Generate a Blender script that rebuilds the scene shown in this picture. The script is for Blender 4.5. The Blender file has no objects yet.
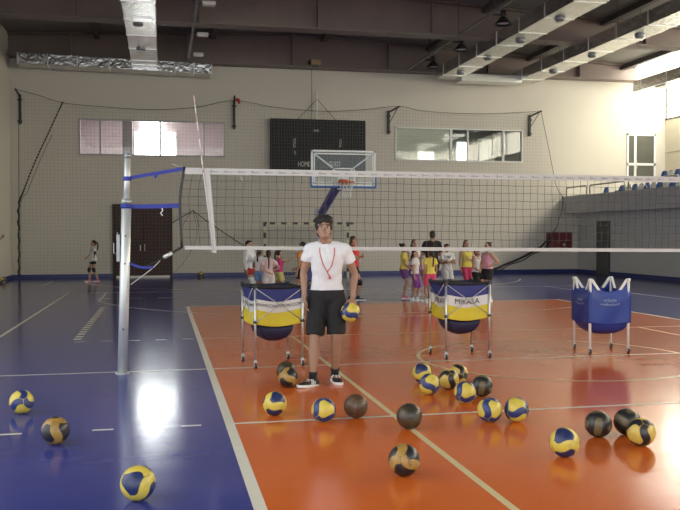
import bpy, bmesh, math, random
from mathutils import Vector, Matrix, Euler, noise
from mathutils.bvhtree import BVHTree

random.seed(7)
SC = bpy.context.scene
COL = SC.collection
PI = math.pi
V = Vector


# ------------------------------------------------------------------ materials
MATS = {}


def M(name, col, rough=0.6, metal=0.0, var=0.10, scale=12.0, bump=0.0, bscale=40.0, coat=0.0, emit=None, estr=0.0, trans=0.0):
    """A noise-varied Principled material."""
    if name in MATS:
        return MATS[name]
    m = bpy.data.materials.new(name)
    m.use_nodes = True
    nt = m.node_tree
    b = nt.nodes['Principled BSDF']
    tc = nt.nodes.new('ShaderNodeTexCoord')
    no = nt.nodes.new('ShaderNodeTexNoise')
    no.inputs['Scale'].default_value = scale
    no.inputs['Detail'].default_value = 4
    nt.links.new(tc.outputs['Object'], no.inputs['Vector'])
    mix = nt.nodes.new('ShaderNodeMix')
    mix.data_type = 'RGBA'
    c = col
    mix.inputs[6].default_value = (c[0] * (1 - var), c[1] * (1 - var), c[2] * (1 - var), 1)
    mix.inputs[7].default_value = (min(1, c[0] * (1 + var)), min(1, c[1] * (1 + var)), min(1, c[2] * (1 + var)), 1)
    nt.links.new(no.outputs['Fac'], mix.inputs[0])
    nt.links.new(mix.outputs[2], b.inputs['Base Color'])
    b.inputs['Roughness'].default_value = rough
    b.inputs['Metallic'].default_value = metal
    if coat:
        b.inputs['Coat Weight'].default_value = coat
        b.inputs['Coat Roughness'].default_value = 0.12
    if trans:
        b.inputs['Transmission Weight'].default_value = trans
    if bump:
        n2 = nt.nodes.new('ShaderNodeTexNoise')
        n2.inputs['Scale'].default_value = bscale
        n2.inputs['Detail'].default_value = 3
        nt.links.new(tc.outputs['Object'], n2.inputs['Vector'])
        bp = nt.nodes.new('ShaderNodeBump')
        bp.inputs['Strength'].default_value = bump
        bp.inputs['Distance'].default_value = 0.022 if metal > .9 else 0.02
        nt.links.new(n2.outputs['Fac'], bp.inputs['Height'])
        nt.links.new(bp.outputs['Normal'], b.inputs['Normal'])
    if emit:
        b.inputs['Emission Color'].default_value = (*emit, 1)
        b.inputs['Emission Strength'].default_value = estr
    MATS[name] = m
    return m


def glass_mat(name, tint=(1, 1, 1), refl=0.08, rough=0.02, body=0.0, body_col=(.8, .8, .8)):
    """Thin pane: transparent with a glossy share, and an optional milky share."""
    m = bpy.data.materials.new(name)
    m.use_nodes = True
    nt = m.node_tree
    out = nt.nodes['Material Output']
    nt.nodes.remove(nt.nodes['Principled BSDF'])
    tr = nt.nodes.new('ShaderNodeBsdfTransparent')
    tr.inputs['Color'].default_value = (*tint, 1)
    gl = nt.nodes.new('ShaderNodeBsdfGlossy')
    gl.inputs['Roughness'].default_value = rough
    mx = nt.nodes.new('ShaderNodeMixShader')
    mx.inputs[0].default_value = refl
    nt.links.new(tr.outputs[0], mx.inputs[1])
    nt.links.new(gl.outputs[0], mx.inputs[2])
    last = mx
    if body:
        df = nt.nodes.new('ShaderNodeBsdfDiffuse')
        df.inputs['Color'].default_value = (*body_col, 1)
        m2 = nt.nodes.new('ShaderNodeMixShader')
        m2.inputs[0].default_value = body
        nt.links.new(mx.outputs[0], m2.inputs[1])
        nt.links.new(df.outputs[0], m2.inputs[2])
        last = m2
    nt.links.new(last.outputs[0], out.inputs['Surface'])
    return m


def emit_mat(name, col, s):
    m = bpy.data.materials.new(name)
    m.use_nodes = True
    nt = m.node_tree
    nt.nodes.remove(nt.nodes['Principled BSDF'])
    e = nt.nodes.new('ShaderNodeEmission')
    e.inputs['Color'].default_value = (*col, 1)
    e.inputs['Strength'].default_value = s
    nt.links.new(e.outputs[0], nt.nodes['Material Output'].inputs['Surface'])
    return m


def floor_mat(name, c1, c2, rough=0.17):
    """Sealed sports floor: worn colour, faint scuffs, a gloss that is uneven from place to place."""
    m = bpy.data.materials.new(name)
    m.use_nodes = True
    nt = m.node_tree
    L = nt.links.new
    b = nt.nodes['Principled BSDF']
    tc = nt.nodes.new('ShaderNodeTexCoord')
    n1 = nt.nodes.new('ShaderNodeTexNoise')
    n1.inputs['Scale'].default_value = 0.9
    n1.inputs['Detail'].default_value = 6
    n1.inputs['Roughness'].default_value = 0.65
    L(tc.outputs['Object'], n1.inputs['Vector'])
    mix = nt.nodes.new('ShaderNodeMix')
    mix.data_type = 'RGBA'
    mix.inputs[6].default_value = (*c1, 1)
    mix.inputs[7].default_value = (*c2, 1)
    L(n1.outputs['Fac'], mix.inputs[0])
    # scuffs: thin bright strokes
    mp = nt.nodes.new('ShaderNodeMapping')
    mp.inputs['Scale'].default_value = (2.2, 9.0, 1)
    mp.inputs['Rotation'].default_value = (0, 0, 0.6)
    L(tc.outputs['Object'], mp.inputs['Vector'])
    n2 = nt.nodes.new('ShaderNodeTexNoise')
    n2.inputs['Scale'].default_value = 2.0
    n2.inputs['Detail'].default_value = 8
    n2.inputs['Roughness'].default_value = 0.7
    n2.inputs['Distortion'].default_value = 1.5
    L(mp.outputs[0], n2.inputs['Vector'])
    cr = nt.nodes.new('ShaderNodeValToRGB')
    cr.color_ramp.elements[0].position = 0.60
    cr.color_ramp.elements[1].position = 0.78
    cr.color_ramp.elements[1].color = (.32, .32, .32, 1)
    L(n2.outputs['Fac'], cr.inputs[0])
    mx2 = nt.nodes.new('ShaderNodeMix')
    mx2.data_type = 'RGBA'
    mx2.inputs[7].default_value = (min(1, c2[0] * 1.5 + .10), min(1, c2[1] * 1.5 + .10), min(1, c2[2] * 1.5 + .08), 1)
    L(cr.outputs[0], mx2.inputs[0])
    L(mix.outputs[2], mx2.inputs[6])
    L(mx2.outputs[2], b.inputs['Base Color'])
    mr = nt.nodes.new('ShaderNodeMapRange')
    mr.inputs['From Min'].default_value = 0.3
    mr.inputs['From Max'].default_value = 0.7
    mr.inputs['To Min'].default_value = rough * 0.75
    mr.inputs['To Max'].default_value = rough * 1.35
    L(n2.outputs['Fac'], mr.inputs[0])
    L(mr.outputs[0], b.inputs['Roughness'])
    b.inputs['Specular IOR Level'].default_value = 0.36
    mp3 = nt.nodes.new('ShaderNodeMapping')
    mp3.inputs['Scale'].default_value = (0.6, 2.6, 1)
    L(tc.outputs['Object'], mp3.inputs['Vector'])
    n3 = nt.nodes.new('ShaderNodeTexNoise')
    n3.inputs['Scale'].default_value = 1.6
    n3.inputs['Detail'].default_value = 2
    L(mp3.outputs[0], n3.inputs['Vector'])
    bp = nt.nodes.new('ShaderNodeBump')
    bp.inputs['Strength'].default_value = 0.045
    bp.inputs['Distance'].default_value = 0.02
    L(n3.outputs['Fac'], bp.inputs['Height'])
    L(bp.outputs['Normal'], b.inputs['Normal'])
    return m


def rgb(r, g, b):
    f = lambda c: ((c / 255 + 0.055) / 1.055) ** 2.4 if c > 10 else c / 255 / 12.92
    return (f(r), f(g), f(b))


# ------------------------------------------------------------------ mesh helpers
def link(name, me, mats, parent=None, smooth=False):
    o = bpy.data.objects.new(name, me)
    if not isinstance(mats, (list, tuple)):
        mats = [mats]
    for m in mats:
        me.materials.append(m)
    COL.objects.link(o)
    if parent is not None:
        o.parent = parent
    if smooth:
        for p in me.polygons:
            p.use_smooth = True
    return o


class MB:
    def __init__(self):
        self.bm = bmesh.new()

    def _mark(self, faces, mi):
        for f in faces:
            f.material_index = mi

    def box(self, c, s, mi=0, rot=None, bevel=0.0):
        r = bmesh.ops.create_cube(self.bm, size=1.0)
        vs = r['verts']
        mt = Matrix.Translation(V(c)) @ ((rot.to_matrix().to_4x4() if isinstance(rot, Euler) else rot) if rot is not None else Matrix.Identity(4)) @ Matrix.Diagonal((*s, 1))
        bmesh.ops.transform(self.bm, matrix=mt, verts=vs)
        fs = list({f for v in vs for f in v.link_faces})
        self._mark(fs, mi)
        if bevel:
            es = list({e for f in fs for e in f.edges})
            bmesh.ops.bevel(self.bm, geom=es, offset=bevel, segments=2, affect='EDGES', profile=0.6)
        return self

    def span(self, x0, x1, y0, y1, z0, z1, mi=0, bevel=0.0):
        return self.box(((x0 + x1) / 2, (y0 + y1) / 2, (z0 + z1) / 2), (abs(x1 - x0), abs(y1 - y0), abs(z1 - z0)), mi, None, bevel)

    def tube(self, pts, r, n=8, mi=0, caps=True, ref=None, closed=False):
        """Round or elliptic tube along points; r is a number, or a list of numbers or (rx, ry)."""
        pts = [V(p) for p in pts]
        k = len(pts)
        rs = r if isinstance(r, (list, tuple)) else [r] * k
        rs = [(q, q) if not isinstance(q, (list, tuple)) else q for q in rs]
        rings = []
        side = None
        for i, p in enumerate(pts):
            if closed:
                t = pts[(i + 1) % k] - pts[(i - 1) % k]
            else:
                t = pts[min(i + 1, k - 1)] - pts[max(i - 1, 0)]
            t = t.normalized()
            if side is None:
                rf = V(ref) if ref is not None else V((0, -1, 0))
                side = t.cross(rf)
                if side.length < 0.15:
                    side = t.cross(V((1, 0, 0.3)))
            else:
                side = side - t * side.dot(t)
            side.normalize()
            up = side.cross(t).normalized()
            rings.append([self.bm.verts.new(p + side * (rs[i][0] * math.cos(a)) + up * (rs[i][1] * math.sin(a)))
                          for a in [2 * PI * j / n for j in range(n)]])
        self.loft(rings, caps and not closed, mi, closed)
        return self

    def loft(self, rings, caps=True, mi=0, closed=False):
        n = len(rings[0])
        fs = []
        m = len(rings)
        for i in range(m if closed else m - 1):
            a, b = rings[i], rings[(i + 1) % m]
            for j in range(n):
                fs.append(self.bm.faces.new((a[j], a[(j + 1) % n], b[(j + 1) % n], b[j])))
        if caps:
            fs.append(self.bm.faces.new(list(reversed(rings[0]))))
            fs.append(self.bm.faces.new(rings[-1]))
        self._mark(fs, mi)
        return fs

    def rings(self, ringpts, caps=True, mi=0):
        self.loft([[self.bm.verts.new(V(p)) for p in r] for r in ringpts], caps, mi)
        return self

    def lathe(self, c, prof, n=20, mi=0, axis='z'):
        """prof: list of (radius, height)"""
        rr = []
        for (r, h) in prof:
            ring = []
            for j in range(n):
                a = 2 * PI * j / n
                p = V((r * math.cos(a), r * math.sin(a), h))
                if axis == 'y':
                    p = V((p.x, -p.z, p.y))
                if axis == 'x':
                    p = V((p.z, p.x, p.y))
                ring.append(V(c) + p)
            rr.append(ring)
        return self.rings(rr, True, mi)

    def ell(self, c, r, mi=0, rot=None, u=16, v=10):
        s = bmesh.ops.create_uvsphere(self.bm, u_segments=u, v_segments=v, radius=1)
        mt = Matrix.Translation(V(c)) @ (rot.to_4x4() if rot is not None else Matrix.Identity(4)) @ Matrix.Diagonal((r[0], r[1], r[2], 1))
        bmesh.ops.transform(self.bm, matrix=mt, verts=s['verts'])
        self._mark({f for x in s['verts'] for f in x.link_faces}, mi)
        return self

    def poly(self, pts, mi=0):
        f = self.bm.faces.new([self.bm.verts.new(V(p)) for p in pts])
        f.material_index = mi
        return self

    def prism(self, pts, off, mi=0):
        """closed polygon pts extruded by vector off"""
        a = [self.bm.verts.new(V(p)) for p in pts]
        b = [self.bm.verts.new(V(p) + V(off)) for p in pts]
        n = len(a)
        fs = [self.bm.faces.new(a), self.bm.faces.new(list(reversed(b)))]
        for i in range(n):
            fs.append(self.bm.faces.new((a[i], b[i], b[(i + 1) % n], a[(i + 1) % n])))
        self._mark(fs, mi)
        return self

    def mesh(self, name):
        bmesh.ops.recalc_face_normals(self.bm, faces=self.bm.faces)
        me = bpy.data.meshes.new(name)
        self.bm.to_mesh(me)
        self.bm.free()
        return me

    def build(self, name, mats, parent=None, smooth=False):
        return link(name, self.mesh(name), mats, parent, smooth)


def remeshed(mb, name, voxel, sm=3, fac=0.5):
    """One continuous skin from overlapping closed pieces."""
    me = mb.mesh(name + '_raw')
    o = bpy.data.objects.new(name + '_raw', me)
    COL.objects.link(o)
    r = o.modifiers.new('r', 'REMESH')
    r.mode = 'VOXEL'
    r.voxel_size = voxel
    if sm:
        s = o.modifiers.new('s', 'SMOOTH')
        s.factor = fac
        s.iterations = sm
    dg = bpy.context.evaluated_depsgraph_get()
    out = bpy.data.meshes.new_from_object(o.evaluated_get(dg))
    out.name = name
    bpy.data.objects.remove(o)
    bpy.data.meshes.remove(me)
    return out


def text_mesh(txt, size=1.0, extrude=0.0):
    cu = bpy.data.curves.new('t', 'FONT')
    cu.body = txt
    cu.size = size
    cu.extrude = extrude
    cu.align_x = 'CENTER'
    cu.align_y = 'CENTER'
    o = bpy.data.objects.new('t', cu)
    COL.objects.link(o)
    dg = bpy.context.evaluated_depsgraph_get()
    me = bpy.data.meshes.new_from_object(o.evaluated_get(dg))
    bpy.data.objects.remove(o)
    bpy.data.curves.remove(cu)
    me.materials.clear()
    return me


def text_on(name, txt, mat_, parent, origin, ex, ey, size, stretch=1.0, extrude=0.002, warp=None):
    """Flat raised lettering: text x runs along ex, text up along ey."""
    me = text_mesh(txt, size, extrude)
    ex = V(ex).normalized()
    ey = V(ey).normalized()
    ez = ex.cross(ey)
    for v in me.vertices:
        x, y, z = v.co
        v.co = V(origin) + ex * (x * stretch) + ey * y + ez * z
        if warp:
            v.co = warp(v.co)
    return link(name, me, mat_, parent)


def tag(o, label=None, cat=None, group=None, kind=None):
    if label:
        o['label'] = label
    if cat:
        o['category'] = cat
    if group:
        o['group'] = group
    if kind:
        o['kind'] = kind
    return o


def empty(name, loc=(0, 0, 0), rz=0.0, label=None, cat=None, group=None):
    o = bpy.data.objects.new(name, None)
    o.empty_display_size = 0.1
    COL.objects.link(o)
    o.location = loc
    o.rotation_euler = (0, 0, rz)
    return tag(o, label, cat, group)


def copy_tree(o, parent=None):
    c = o.copy()
    COL.objects.link(c)
    if parent is not None:
        c.parent = parent
    for ch in list(o.children):
        copy_tree(ch, c)
    return c


def crom(pts, n=6):
    """Catmull-Rom samples through tuples of any dimension."""
    out = []
    k = len(pts)
    for i in range(k - 1):
        p0, p1, p2, p3 = pts[max(i - 1, 0)], pts[i], pts[i + 1], pts[min(i + 2, k - 1)]
        for s in range(n):
            t = s / n
            out.append(tuple(0.5 * (2 * b + (c - a) * t + (2 * a - 5 * b + 4 * c - d) * t * t + (3 * b - a - 3 * c + d) * t ** 3)
                             for a, b, c, d in zip(p0, p1, p2, p3)))
    out.append(tuple(pts[-1]))
    return out
# ------------------------------------------------------------------ shared materials
WALL = M('wall_paint', (.57, .535, .46), .75, var=.04, scale=.8, bump=.05, bscale=30)
WALLG = M('wall_grey_paint', (.58, .58, .555), .7, var=.04, scale=.8, bump=.05, bscale=30)
WALLP = M('balcony_grey_paint', (.46, .46, .45), .7, var=.05, scale=1.0)
WALLY = M('upper_wall_paint', (.62, .57, .44), .7, var=.04, scale=1.0)
CEILM = M('roof_sheet', (.21, .195, .17), .6, var=.12, scale=1.2)
STEEL = M('primer_steel', (.20, .155, .135), .55, var=.15, scale=1.5)
STEELD = M('dark_steel', (.085, .075, .075), .55, var=.15, scale=2)
FOIL = M('duct_foil', (.68, .68, .66), .24, 0.95, var=.25, scale=2.5, bump=1.0, bscale=7.0)
FOILS = M('duct_seam', (.75, .75, .73), .3, 0.9, var=.1, scale=10)
BLUEBASE = M('baseboard_blue', (.022, .032, .15), .4, var=.1, scale=4)
WHITEP = M('white_paint', (.72, .72, .70), .4, var=.04, scale=8)
CHROME = M('galvanised', (.62, .65, .64), .42, .55, var=.1, scale=6)
BLACKP = M('black_plastic', (.018, .018, .02), .45, var=.2, scale=12)
ROPE = M('dark_rope', (.03, .03, .028), .8, var=.2, scale=30)
DOORB = M('dark_brown_door', (.032, .014, .010), .6, var=.2, scale=3)
BLUES = M('blue_webbing', (.025, .04, .30), .6, var=.15, scale=20)
LINE = M('line_paint', (.66, .64, .54), .28, var=.12, scale=5)
LINEY = M('line_paint_yellowed', (.62, .52, .28), .28, var=.15, scale=4)
PANE = glass_mat('window_glass', (.96, .98, .96), .035)
SKYW = emit_mat('daylight_window', (1.0, .93, .74), 8.5)
SKYL = emit_mat('daylight_skylight', (1.0, .96, .85), 6.0)
FBLUE = floor_mat('floor_blue', (.033, .041, .19), (.050, .062, .275), .14)
FORNG = floor_mat('floor_orange', (.52, .092, .013), (.64, .148, .024), .15)

YW = 32.5        # back wall
XL, XR, XU, XB = -5.34, 17.05, 21.1, 16.38   # left wall, wall under balcony, upper right wall, balcony face
YB = -8.0        # how far the hall runs behind the camera
RIDGE = (5.0, 9.30)


def roof_z(x):
    return RIDGE[1] - 0.046 * abs(x - RIDGE[0])


def structure(o):
    o['kind'] = 'structure'
    return o


# ------------------------------------------------------------------ floor with its painted courts
def build_floor():
    mb = MB()
    mb.poly([(XL - .1, YB, 0), (XR + .1, YB, 0), (XR + .1, YW + .1, 0), (XL - .1, YW + .1, 0)], 0)
    cx0, cx1, cy0, cy1 = 0.55, 9.55, 1.2, 19.2
    mb.poly([(cx0, cy0, .001), (cx1, cy0, .001), (cx1, cy1, .001), (cx0, cy1, .001)], 1)

    def rect(x0, x1, y0, y1, mi=2, z=.002):
        mb.poly([(x0, y0, z), (x1, y0, z), (x1, y1, z), (x0, y1, z)], mi)

    def arc(c, r, a0, a1, w=.05, mi=2, z=.0026, n=64):
        for i in range(n):
            t0, t1 = a0 + (a1 - a0) * i / n, a0 + (a1 - a0) * (i + 1) / n
            p = [(c[0] + q * math.cos(t), c[1] + q * math.sin(t), z) for q, t in ((r - w / 2, t0), (r + w / 2, t0), (r + w / 2, t1), (r - w / 2, t1))]
            mb.poly(p, mi)

    # volleyball court
    rect(cx0 - .03, cx0 + .05, cy0, cy1)
    rect(cx1 - .05, cx1 + .03, cy0, cy1)
    rect(cx0, cx1, cy1 - .06, cy1, 2, .0024)
    rect(cx0, cx1, cy0, cy0 + .06, 2, .0024)
    rect(XL, 16.5, 10.175, 10.225, 2, .0022)
    for y in (7.2, 13.2):
        rect(cx0 + .05, cx1 - .05, y - .025, y + .025, 3 if y > 10 else 2, .0022)
    for k in range(4):
        rect(-1.29 + .72 * k - (0.02 if k == 3 else 0), -1.12 + .72 * k, 7.175, 7.225) if k < 3 else None
        rect(9.75 + .4 * k, 9.92 + .4 * k, 7.175, 7.225)
    for k in range(5):
        rect(-1.30 + .40 * k, -1.13 + .40 * k, 13.17, 13.23)
        rect(9.75 + .4 * k, 9.92 + .4 * k, 13.17, 13.23)
    for k in range(18):
        rect(-1.34, -1.22, 13.45 + .335 * k, 13.63 + .335 * k)
    # inner lengthwise lines of a smaller court
    for x in (2.02, 8.08):
        rect(x - .027, x + .027, 1.2, 13.2, 3, .0018)
    # basketball court
    for x in (-2.51, 12.55):
        rect(x - .03, x + .03, -3.8, 24.2)
    rect(-2.51, 12.55, 24.17, 24.23)
    arc((5.05, 10.2), 1.8, 0, 2 * PI, .05, 3)
    for s, y0 in ((1, 22.63), (-1, -2.2)):
        arc((5.05, y0), 6.68, -PI + .22 if s > 0 else .22, -.22 if s > 0 else PI - .22, .05)
    for x in (-1.5, 11.6):
        rect(x - .025, x + .025, 21.1, 24.2)
    arc((5.05, 18.4), 1.8, 0, 2 * PI, .045)
    rect(3.3, 3.35, 18.4, 24.2)
    rect(6.75, 6.8, 18.4, 24.2)
    # handball area and dashes
    arc((6.7, 30.4), 6.25, -PI / 2, -.35, .06, 3)
    arc((3.7, 30.4), 6.25, -PI + .05, -PI / 2, .06, 3)
    rect(3.7, 6.7, 24.12, 24.18, 3)
    rect(-3.70, -3.64, 27.7, 30.3)
    for k in range(14):
        rect(-1.6 + k * .75, -1.25 + k * .75, 21.9, 21.97)
    o = mb.build('floor', [FBLUE, FORNG, LINE, LINEY])
    structure(o)


build_floor()


# ------------------------------------------------------------------ walls
def wall_back():
    mb = MB()
    zb, zt = 4.55, 5.89
    y0, y1 = YW, YW + .2
    mb.span(XL - .2, XU + .2, y0, y1, -.05, zb)
    for a, b in ((XL - .2, -2.96), (2.38, 9.13), (14.56, XU + .2)):
        mb.span(a, b, y0, y1, zb, zt)
    mb.prism([(XL - .2, y0, zt), (XU + .2, y0, zt), (XU + .2, y0, roof_z(XU)), (RIDGE[0], y0, RIDGE[1]), (XL - .2, y0, roof_z(XL))], (0, .2, 0))
    structure(mb.build('wall_back', WALL))


wall_back()
structure(MB().span(XL - .2, XL, 11.0, YW, -.05, roof_z(XL)).build('wall_left', WALL))
structure(MB().span(XR, XR + .2, YB, YW, -.05, 2.6).build('wall_right', WALLG))
# upper right wall with a glazed clerestory above
structure(MB().span(XU, XU + .2, YB, YW, 2.5, 6.52).build('wall_upper_right', WALLY))
mbt = MB()
for z in (3.6, 5.07):
    mbt.span(XU - .012, XU, YB, YW, z - .012, z + .012)
structure(mbt.build('trim_1', M('panel_joint', (.3, .27, .2), .7)))
# balcony slab and parapet, terraces for the seats
mbt = MB().span(XB, XB + .16, YB, YW, 2.47, 3.17)
structure(mbt.build('wall_balcony', WALLP))
mbt = MB().span(XB + .16, XU, YB, YW, 2.47, 2.72)
mbt.span(17.75, XU, YB, YW, 2.72, 2.95).span(18.75, XU, YB, YW, 2.95, 3.45).span(19.9, XU, YB, YW - 1.6, 3.45, 3.95)
structure(mbt.build('floor_balcony', WALLP))
# baseboards
structure(MB().span(XL, -1.79, YW - .025, YW, 0, .15).span(.42, XR, YW - .025, YW, 0, .15).build('baseboard_back', BLUEBASE))
structure(MB().span(XL, XL + .025, 11.0, YW - .03, 0, .15).build('baseboard_left', BLUEBASE))
structure(MB().span(XR - .025, XR, YB, 29.85, 0, .15).span(XR - .025, XR, 30.87, YW - .03, 0, .15).build('baseboard_right', BLUEBASE))


# ------------------------------------------------------------------ roof
def roof():
    mb = MB()
    for (xa, xb) in ((XL - .3, RIDGE[0]), (RIDGE[0], 18.95)):
        mb.prism([(xa, YB, roof_z(xa)), (xb, YB, roof_z(xb)), (xb, YB, roof_z(xb) + .06), (xa, YB, roof_z(xa) + .06)], (0, YW + .3 - YB, 0))
    structure(mb.build('ceiling', CEILM))
    # roof light strip over the gallery, and the clerestory glazing under it
    g = MB()
    z0, z1 = roof_z(18.95), roof_z(XU)
    g.prism([(18.97, YB, z0 + .01), (XU + .2, YB, z1 + .01), (XU + .2, YB, z1 + .04), (18.97, YB, z0 + .04)], (0, YW - YB, 0))
    w = structure(g.build('window_3', SKYL))
    f = MB()
    for i in range(20):
        y = YW - 1.2 - i * 2.0
        f.prism([(18.97, y, z0 - .03), (XU, y, z1 - .03), (XU, y, z1 + .0), (18.97, y, z0 + .0)], (0, .05, 0))
    f.build('window_bars', STEELD, w)
    c = structure(MB().span(XU + .05, XU + .1, YB, YW, 6.52, z1).build('window_4', SKYW))
    f = MB()
    for i in range(17):
        y = YW - .06 - i * 2.4
        f.span(XU - .01, XU + .04, y - .03, y + .03, 6.52, z1)
    f.span(XU - .02, XU + .05, YB, YW, 6.46, 6.54)
    f.build('window_bars', STEELD, c)
    # rafters: tapered I-beams across the hall
    for i, y in enumerate((32.2, 26.25, 20.2, 14.2, 8.2, 2.2)):
        m = MB()
        zb = 8.0
        hw = .30
        if i == 0:
            hw = .28
        m.span(XL, 20.6, y - hw, y + hw, zb, zb + .05)
        xs = [XL, RIDGE[0], 19.5]
        for a, b in ((XL, RIDGE[0]), (RIDGE[0], 19.5)):
            m.prism([(a, y - .012, zb + .05), (b, y - .012, zb + .05), (b, y - .012, roof_z(b) - .05), (a, y - .012, roof_z(a) - .05)], (0, .024, 0))
            m.prism([(a, y - .25, roof_z(a) - .06), (b, y - .25, roof_z(b) - .06), (b, y - .25, roof_z(b) - .02), (a, y - .25, roof_z(a) - .02)], (0, .5, 0))
        off = (0, -.1)[i % 2]
        for x in ((-3.19, 1.0, 4.97, 8.77, 12.9, 16.9) if i == 0 else (-5.0, -2.5, 1.2, 4.86, 8.6, 12.3, 16.2)):
            m.span(x - .045, x + .045, y - .2, y + .2, zb + .05, roof_z(x) - .06)
        structure(m.build('ceiling_beam', STEEL))
    for x in (-2.3, 1.9, 6.1, 10.35, 14.6, 18.84):
        m = MB()
        z = roof_z(x)
        m.span(x - .05, x + .05, YB, YW, z - .19, z - .02).span(x - .05, x + .14, YB, YW, z - .21, z - .185)
        structure(m.build('ceiling_purlin', STEELD))


roof()


# ------------------------------------------------------------------ windows in the back wall, rooms behind them
def window_frame(mb, x0, x1, z0, z1, bars, y=YW, t=.05, d=.08):
    mb.span(x0, x1, y - .03, y + d, z0, z0 + t).span(x0, x1, y - .03, y + d, z1 - t, z1)
    mb.span(x0, x0 + t, y - .03, y + d, z0, z1).span(x1 - t, x1, y - .03, y + d, z0, z1)
    for b, w in bars:
        mb.span(b - w / 2, b + w / 2, y - .02, y + d - .01, z0, z1)
    return mb


w1 = structure(window_frame(MB(), -2.96, 2.38, 4.55, 5.89, [(-2.2, .07), (-.02, .07), (1.6, .06)]).build('window_1', M('grey_frame', (.36, .36, .36), .5)))
MB().span(-2.93, 2.35, YW + .03, YW + .036, 4.58, 5.86).build('pane', PANE, w1)
w2 = structure(window_frame(MB(), 9.13, 14.56, 4.55, 5.89, [(11.47, .10), (12.18, .07), (13.72, .08)]).build('window_2', WHITEP))
MB().span(9.16, 11.44, YW + .03, YW + .036, 4.58, 5.86).build('pane', glass_mat('milky_glass', (.95, .98, .93), .06, .03, .42, (.72, .76, .66)), w2)
MB().span(11.5, 14.53, YW + .045, YW + .051, 4.58, 5.86).build('pane', PANE, w2)


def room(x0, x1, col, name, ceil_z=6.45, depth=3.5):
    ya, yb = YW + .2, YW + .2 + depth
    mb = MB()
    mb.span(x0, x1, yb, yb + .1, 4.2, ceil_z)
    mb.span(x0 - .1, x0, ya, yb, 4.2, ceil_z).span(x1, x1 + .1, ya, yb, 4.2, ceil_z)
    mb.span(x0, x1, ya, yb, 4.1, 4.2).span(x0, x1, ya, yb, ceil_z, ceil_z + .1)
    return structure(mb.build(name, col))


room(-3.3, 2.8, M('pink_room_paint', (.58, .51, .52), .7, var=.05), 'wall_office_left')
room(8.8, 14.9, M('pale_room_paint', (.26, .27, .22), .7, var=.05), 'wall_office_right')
GLARE = emit_mat('bright_outside', (.98, 1.0, 1.0), 12.0)
g = structure(MB().span(-1.06, .60, 36.15, 36.19, 4.75, 5.84).span(-.78, .08, 36.15, 36.19, 5.84, 6.4).build('window_5', GLARE))
MB().span(-1.12, -1.06, 36.1, 36.19, 4.7, 5.9).span(.6, .66, 36.1, 36.19, 4.7, 5.9).span(-1.12, .66, 36.1, 36.19, 4.68, 4.75).build('window_frame', WHITEP, g)
g = structure(MB().span(11.2, 11.95, 36.13, 36.18, 4.75, 5.3).span(13.05, 13.5, 36.13, 36.18, 4.75, 5.75).build('pane_reflection_glow', emit_mat('reflection_glow', (.86, .94, 1.0), 2.2)))  # glowing panels added for the bright reflections and shapes in the right window
MB().span(11.15, 11.2, 36.1, 36.18, 4.7, 5.35).span(11.95, 12.0, 36.1, 36.18, 4.7, 5.35).span(11.55, 11.58, 36.1, 36.18, 4.75, 5.3).build('window_frame', WHITEP, g)  # white strips edging the added glow
o = MB().span(-1.45, -1.08, 33.5, 33.9, 4.2, 6.45).build('wall_pier', M('grey_pier', (.28, .25, .27), .7))
structure(o)
o = empty('ceiling_lamp', (.9, 34.6, 6.45), 0, 'white strip lamp on the ceiling of the pink room behind the left window', 'lamp')
MB().span(-.3, .3, -.08, .08, -.05, 0).build('lamp_housing', WHITEP, o)
MB().span(-.27, .27, -.05, .05, -.075, -.05).build('lamp_tube', emit_mat('lamp_glow', (1, .98, .92), 5), o)
o = empty('cupboard', (13.62, 33.9, 4.2), 0, 'white cupboard behind the right upper window', 'cupboard')
MB().span(-.28, .28, 0, .5, 0, 1.45, 0, .01).build('carcass', WHITEP, o)
MB().span(-.27, -.01, -.02, 0, .04, 1.41).span(.01, .27, -.02, 0, .04, 1.41).build('door', WHITEP, o)
o = empty('noticeboard', (14.35, 36.15, 4.7), 0, 'dark board with white sheet behind the right end of upper right window', 'board')
MB().span(-.45, .45, -.03, 0, 0, 1.2).build('panel', M('dark_board', (.12, .13, .12), .6), o)
MB().span(-.3, .1, -.036, -.03, .25, 1.05).build('sheet', WHITEP, o)


# ------------------------------------------------------------------ doors
d = structure(MB().span(-1.79, .40, YW - .06, YW, 0, 2.74).build('door_1', DOORB))
m = MB()
for x0, x1 in ((-1.66, -.71), (-.68, .27)):
    m.span(x0, x1, YW - .085, YW - .06, .06, 2.64, 0, .008)
m.build('door_leaf', M('door_leaf_brown', (.046, .018, .013), .6, var=.2, scale=3), d)
hm = M('pale_handle', (.62, .60, .55), .35)
MB().span(-.80, -.76, YW - .13, YW - .085, 1.0, 1.22, 0, .008).tube([(-.62, YW - .12, 1.25), (-.62, YW - .16, 1.2), (-.62, YW - .16, 1.05), (-.62, YW - .12, 1.0)], .014, 6).build('handle', hm, d)
MB().span(-1.66, .30, YW - .10, YW - .085, .0, .07).build('threshold_light_strip', M('threshold_light_tone', (.66, .66, .62), .4), d)  # pale strip standing in for the light along the door's threshold
MB().span(-1.64, -1.58, YW - .12, YW - .085, .7, 1.7, 0, .01).build('push_bar', hm, d)

d = structure(window_frame(MB(), 19.28, 20.64, 3.98, 5.87, [(19.68, .11)], YW, .09, .02).span(19.28, 20.64, YW - .03, YW + .02, 4.52, 4.62).build('door_2', WHITEP))
MB().span(19.35, 20.58, YW - .012, YW - .004, 4.05, 5.8).build('pane', M('dark_glass', (.10, .10, .085), .08, var=.2, scale=2), d)
MB().tube([(19.70, YW - .03, 4.72), (19.70, YW - .09, 4.72), (19.70, YW - .09, 4.38), (19.70, YW - .03, 4.38)], .016, 8).build('handle', hm, d)

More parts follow.
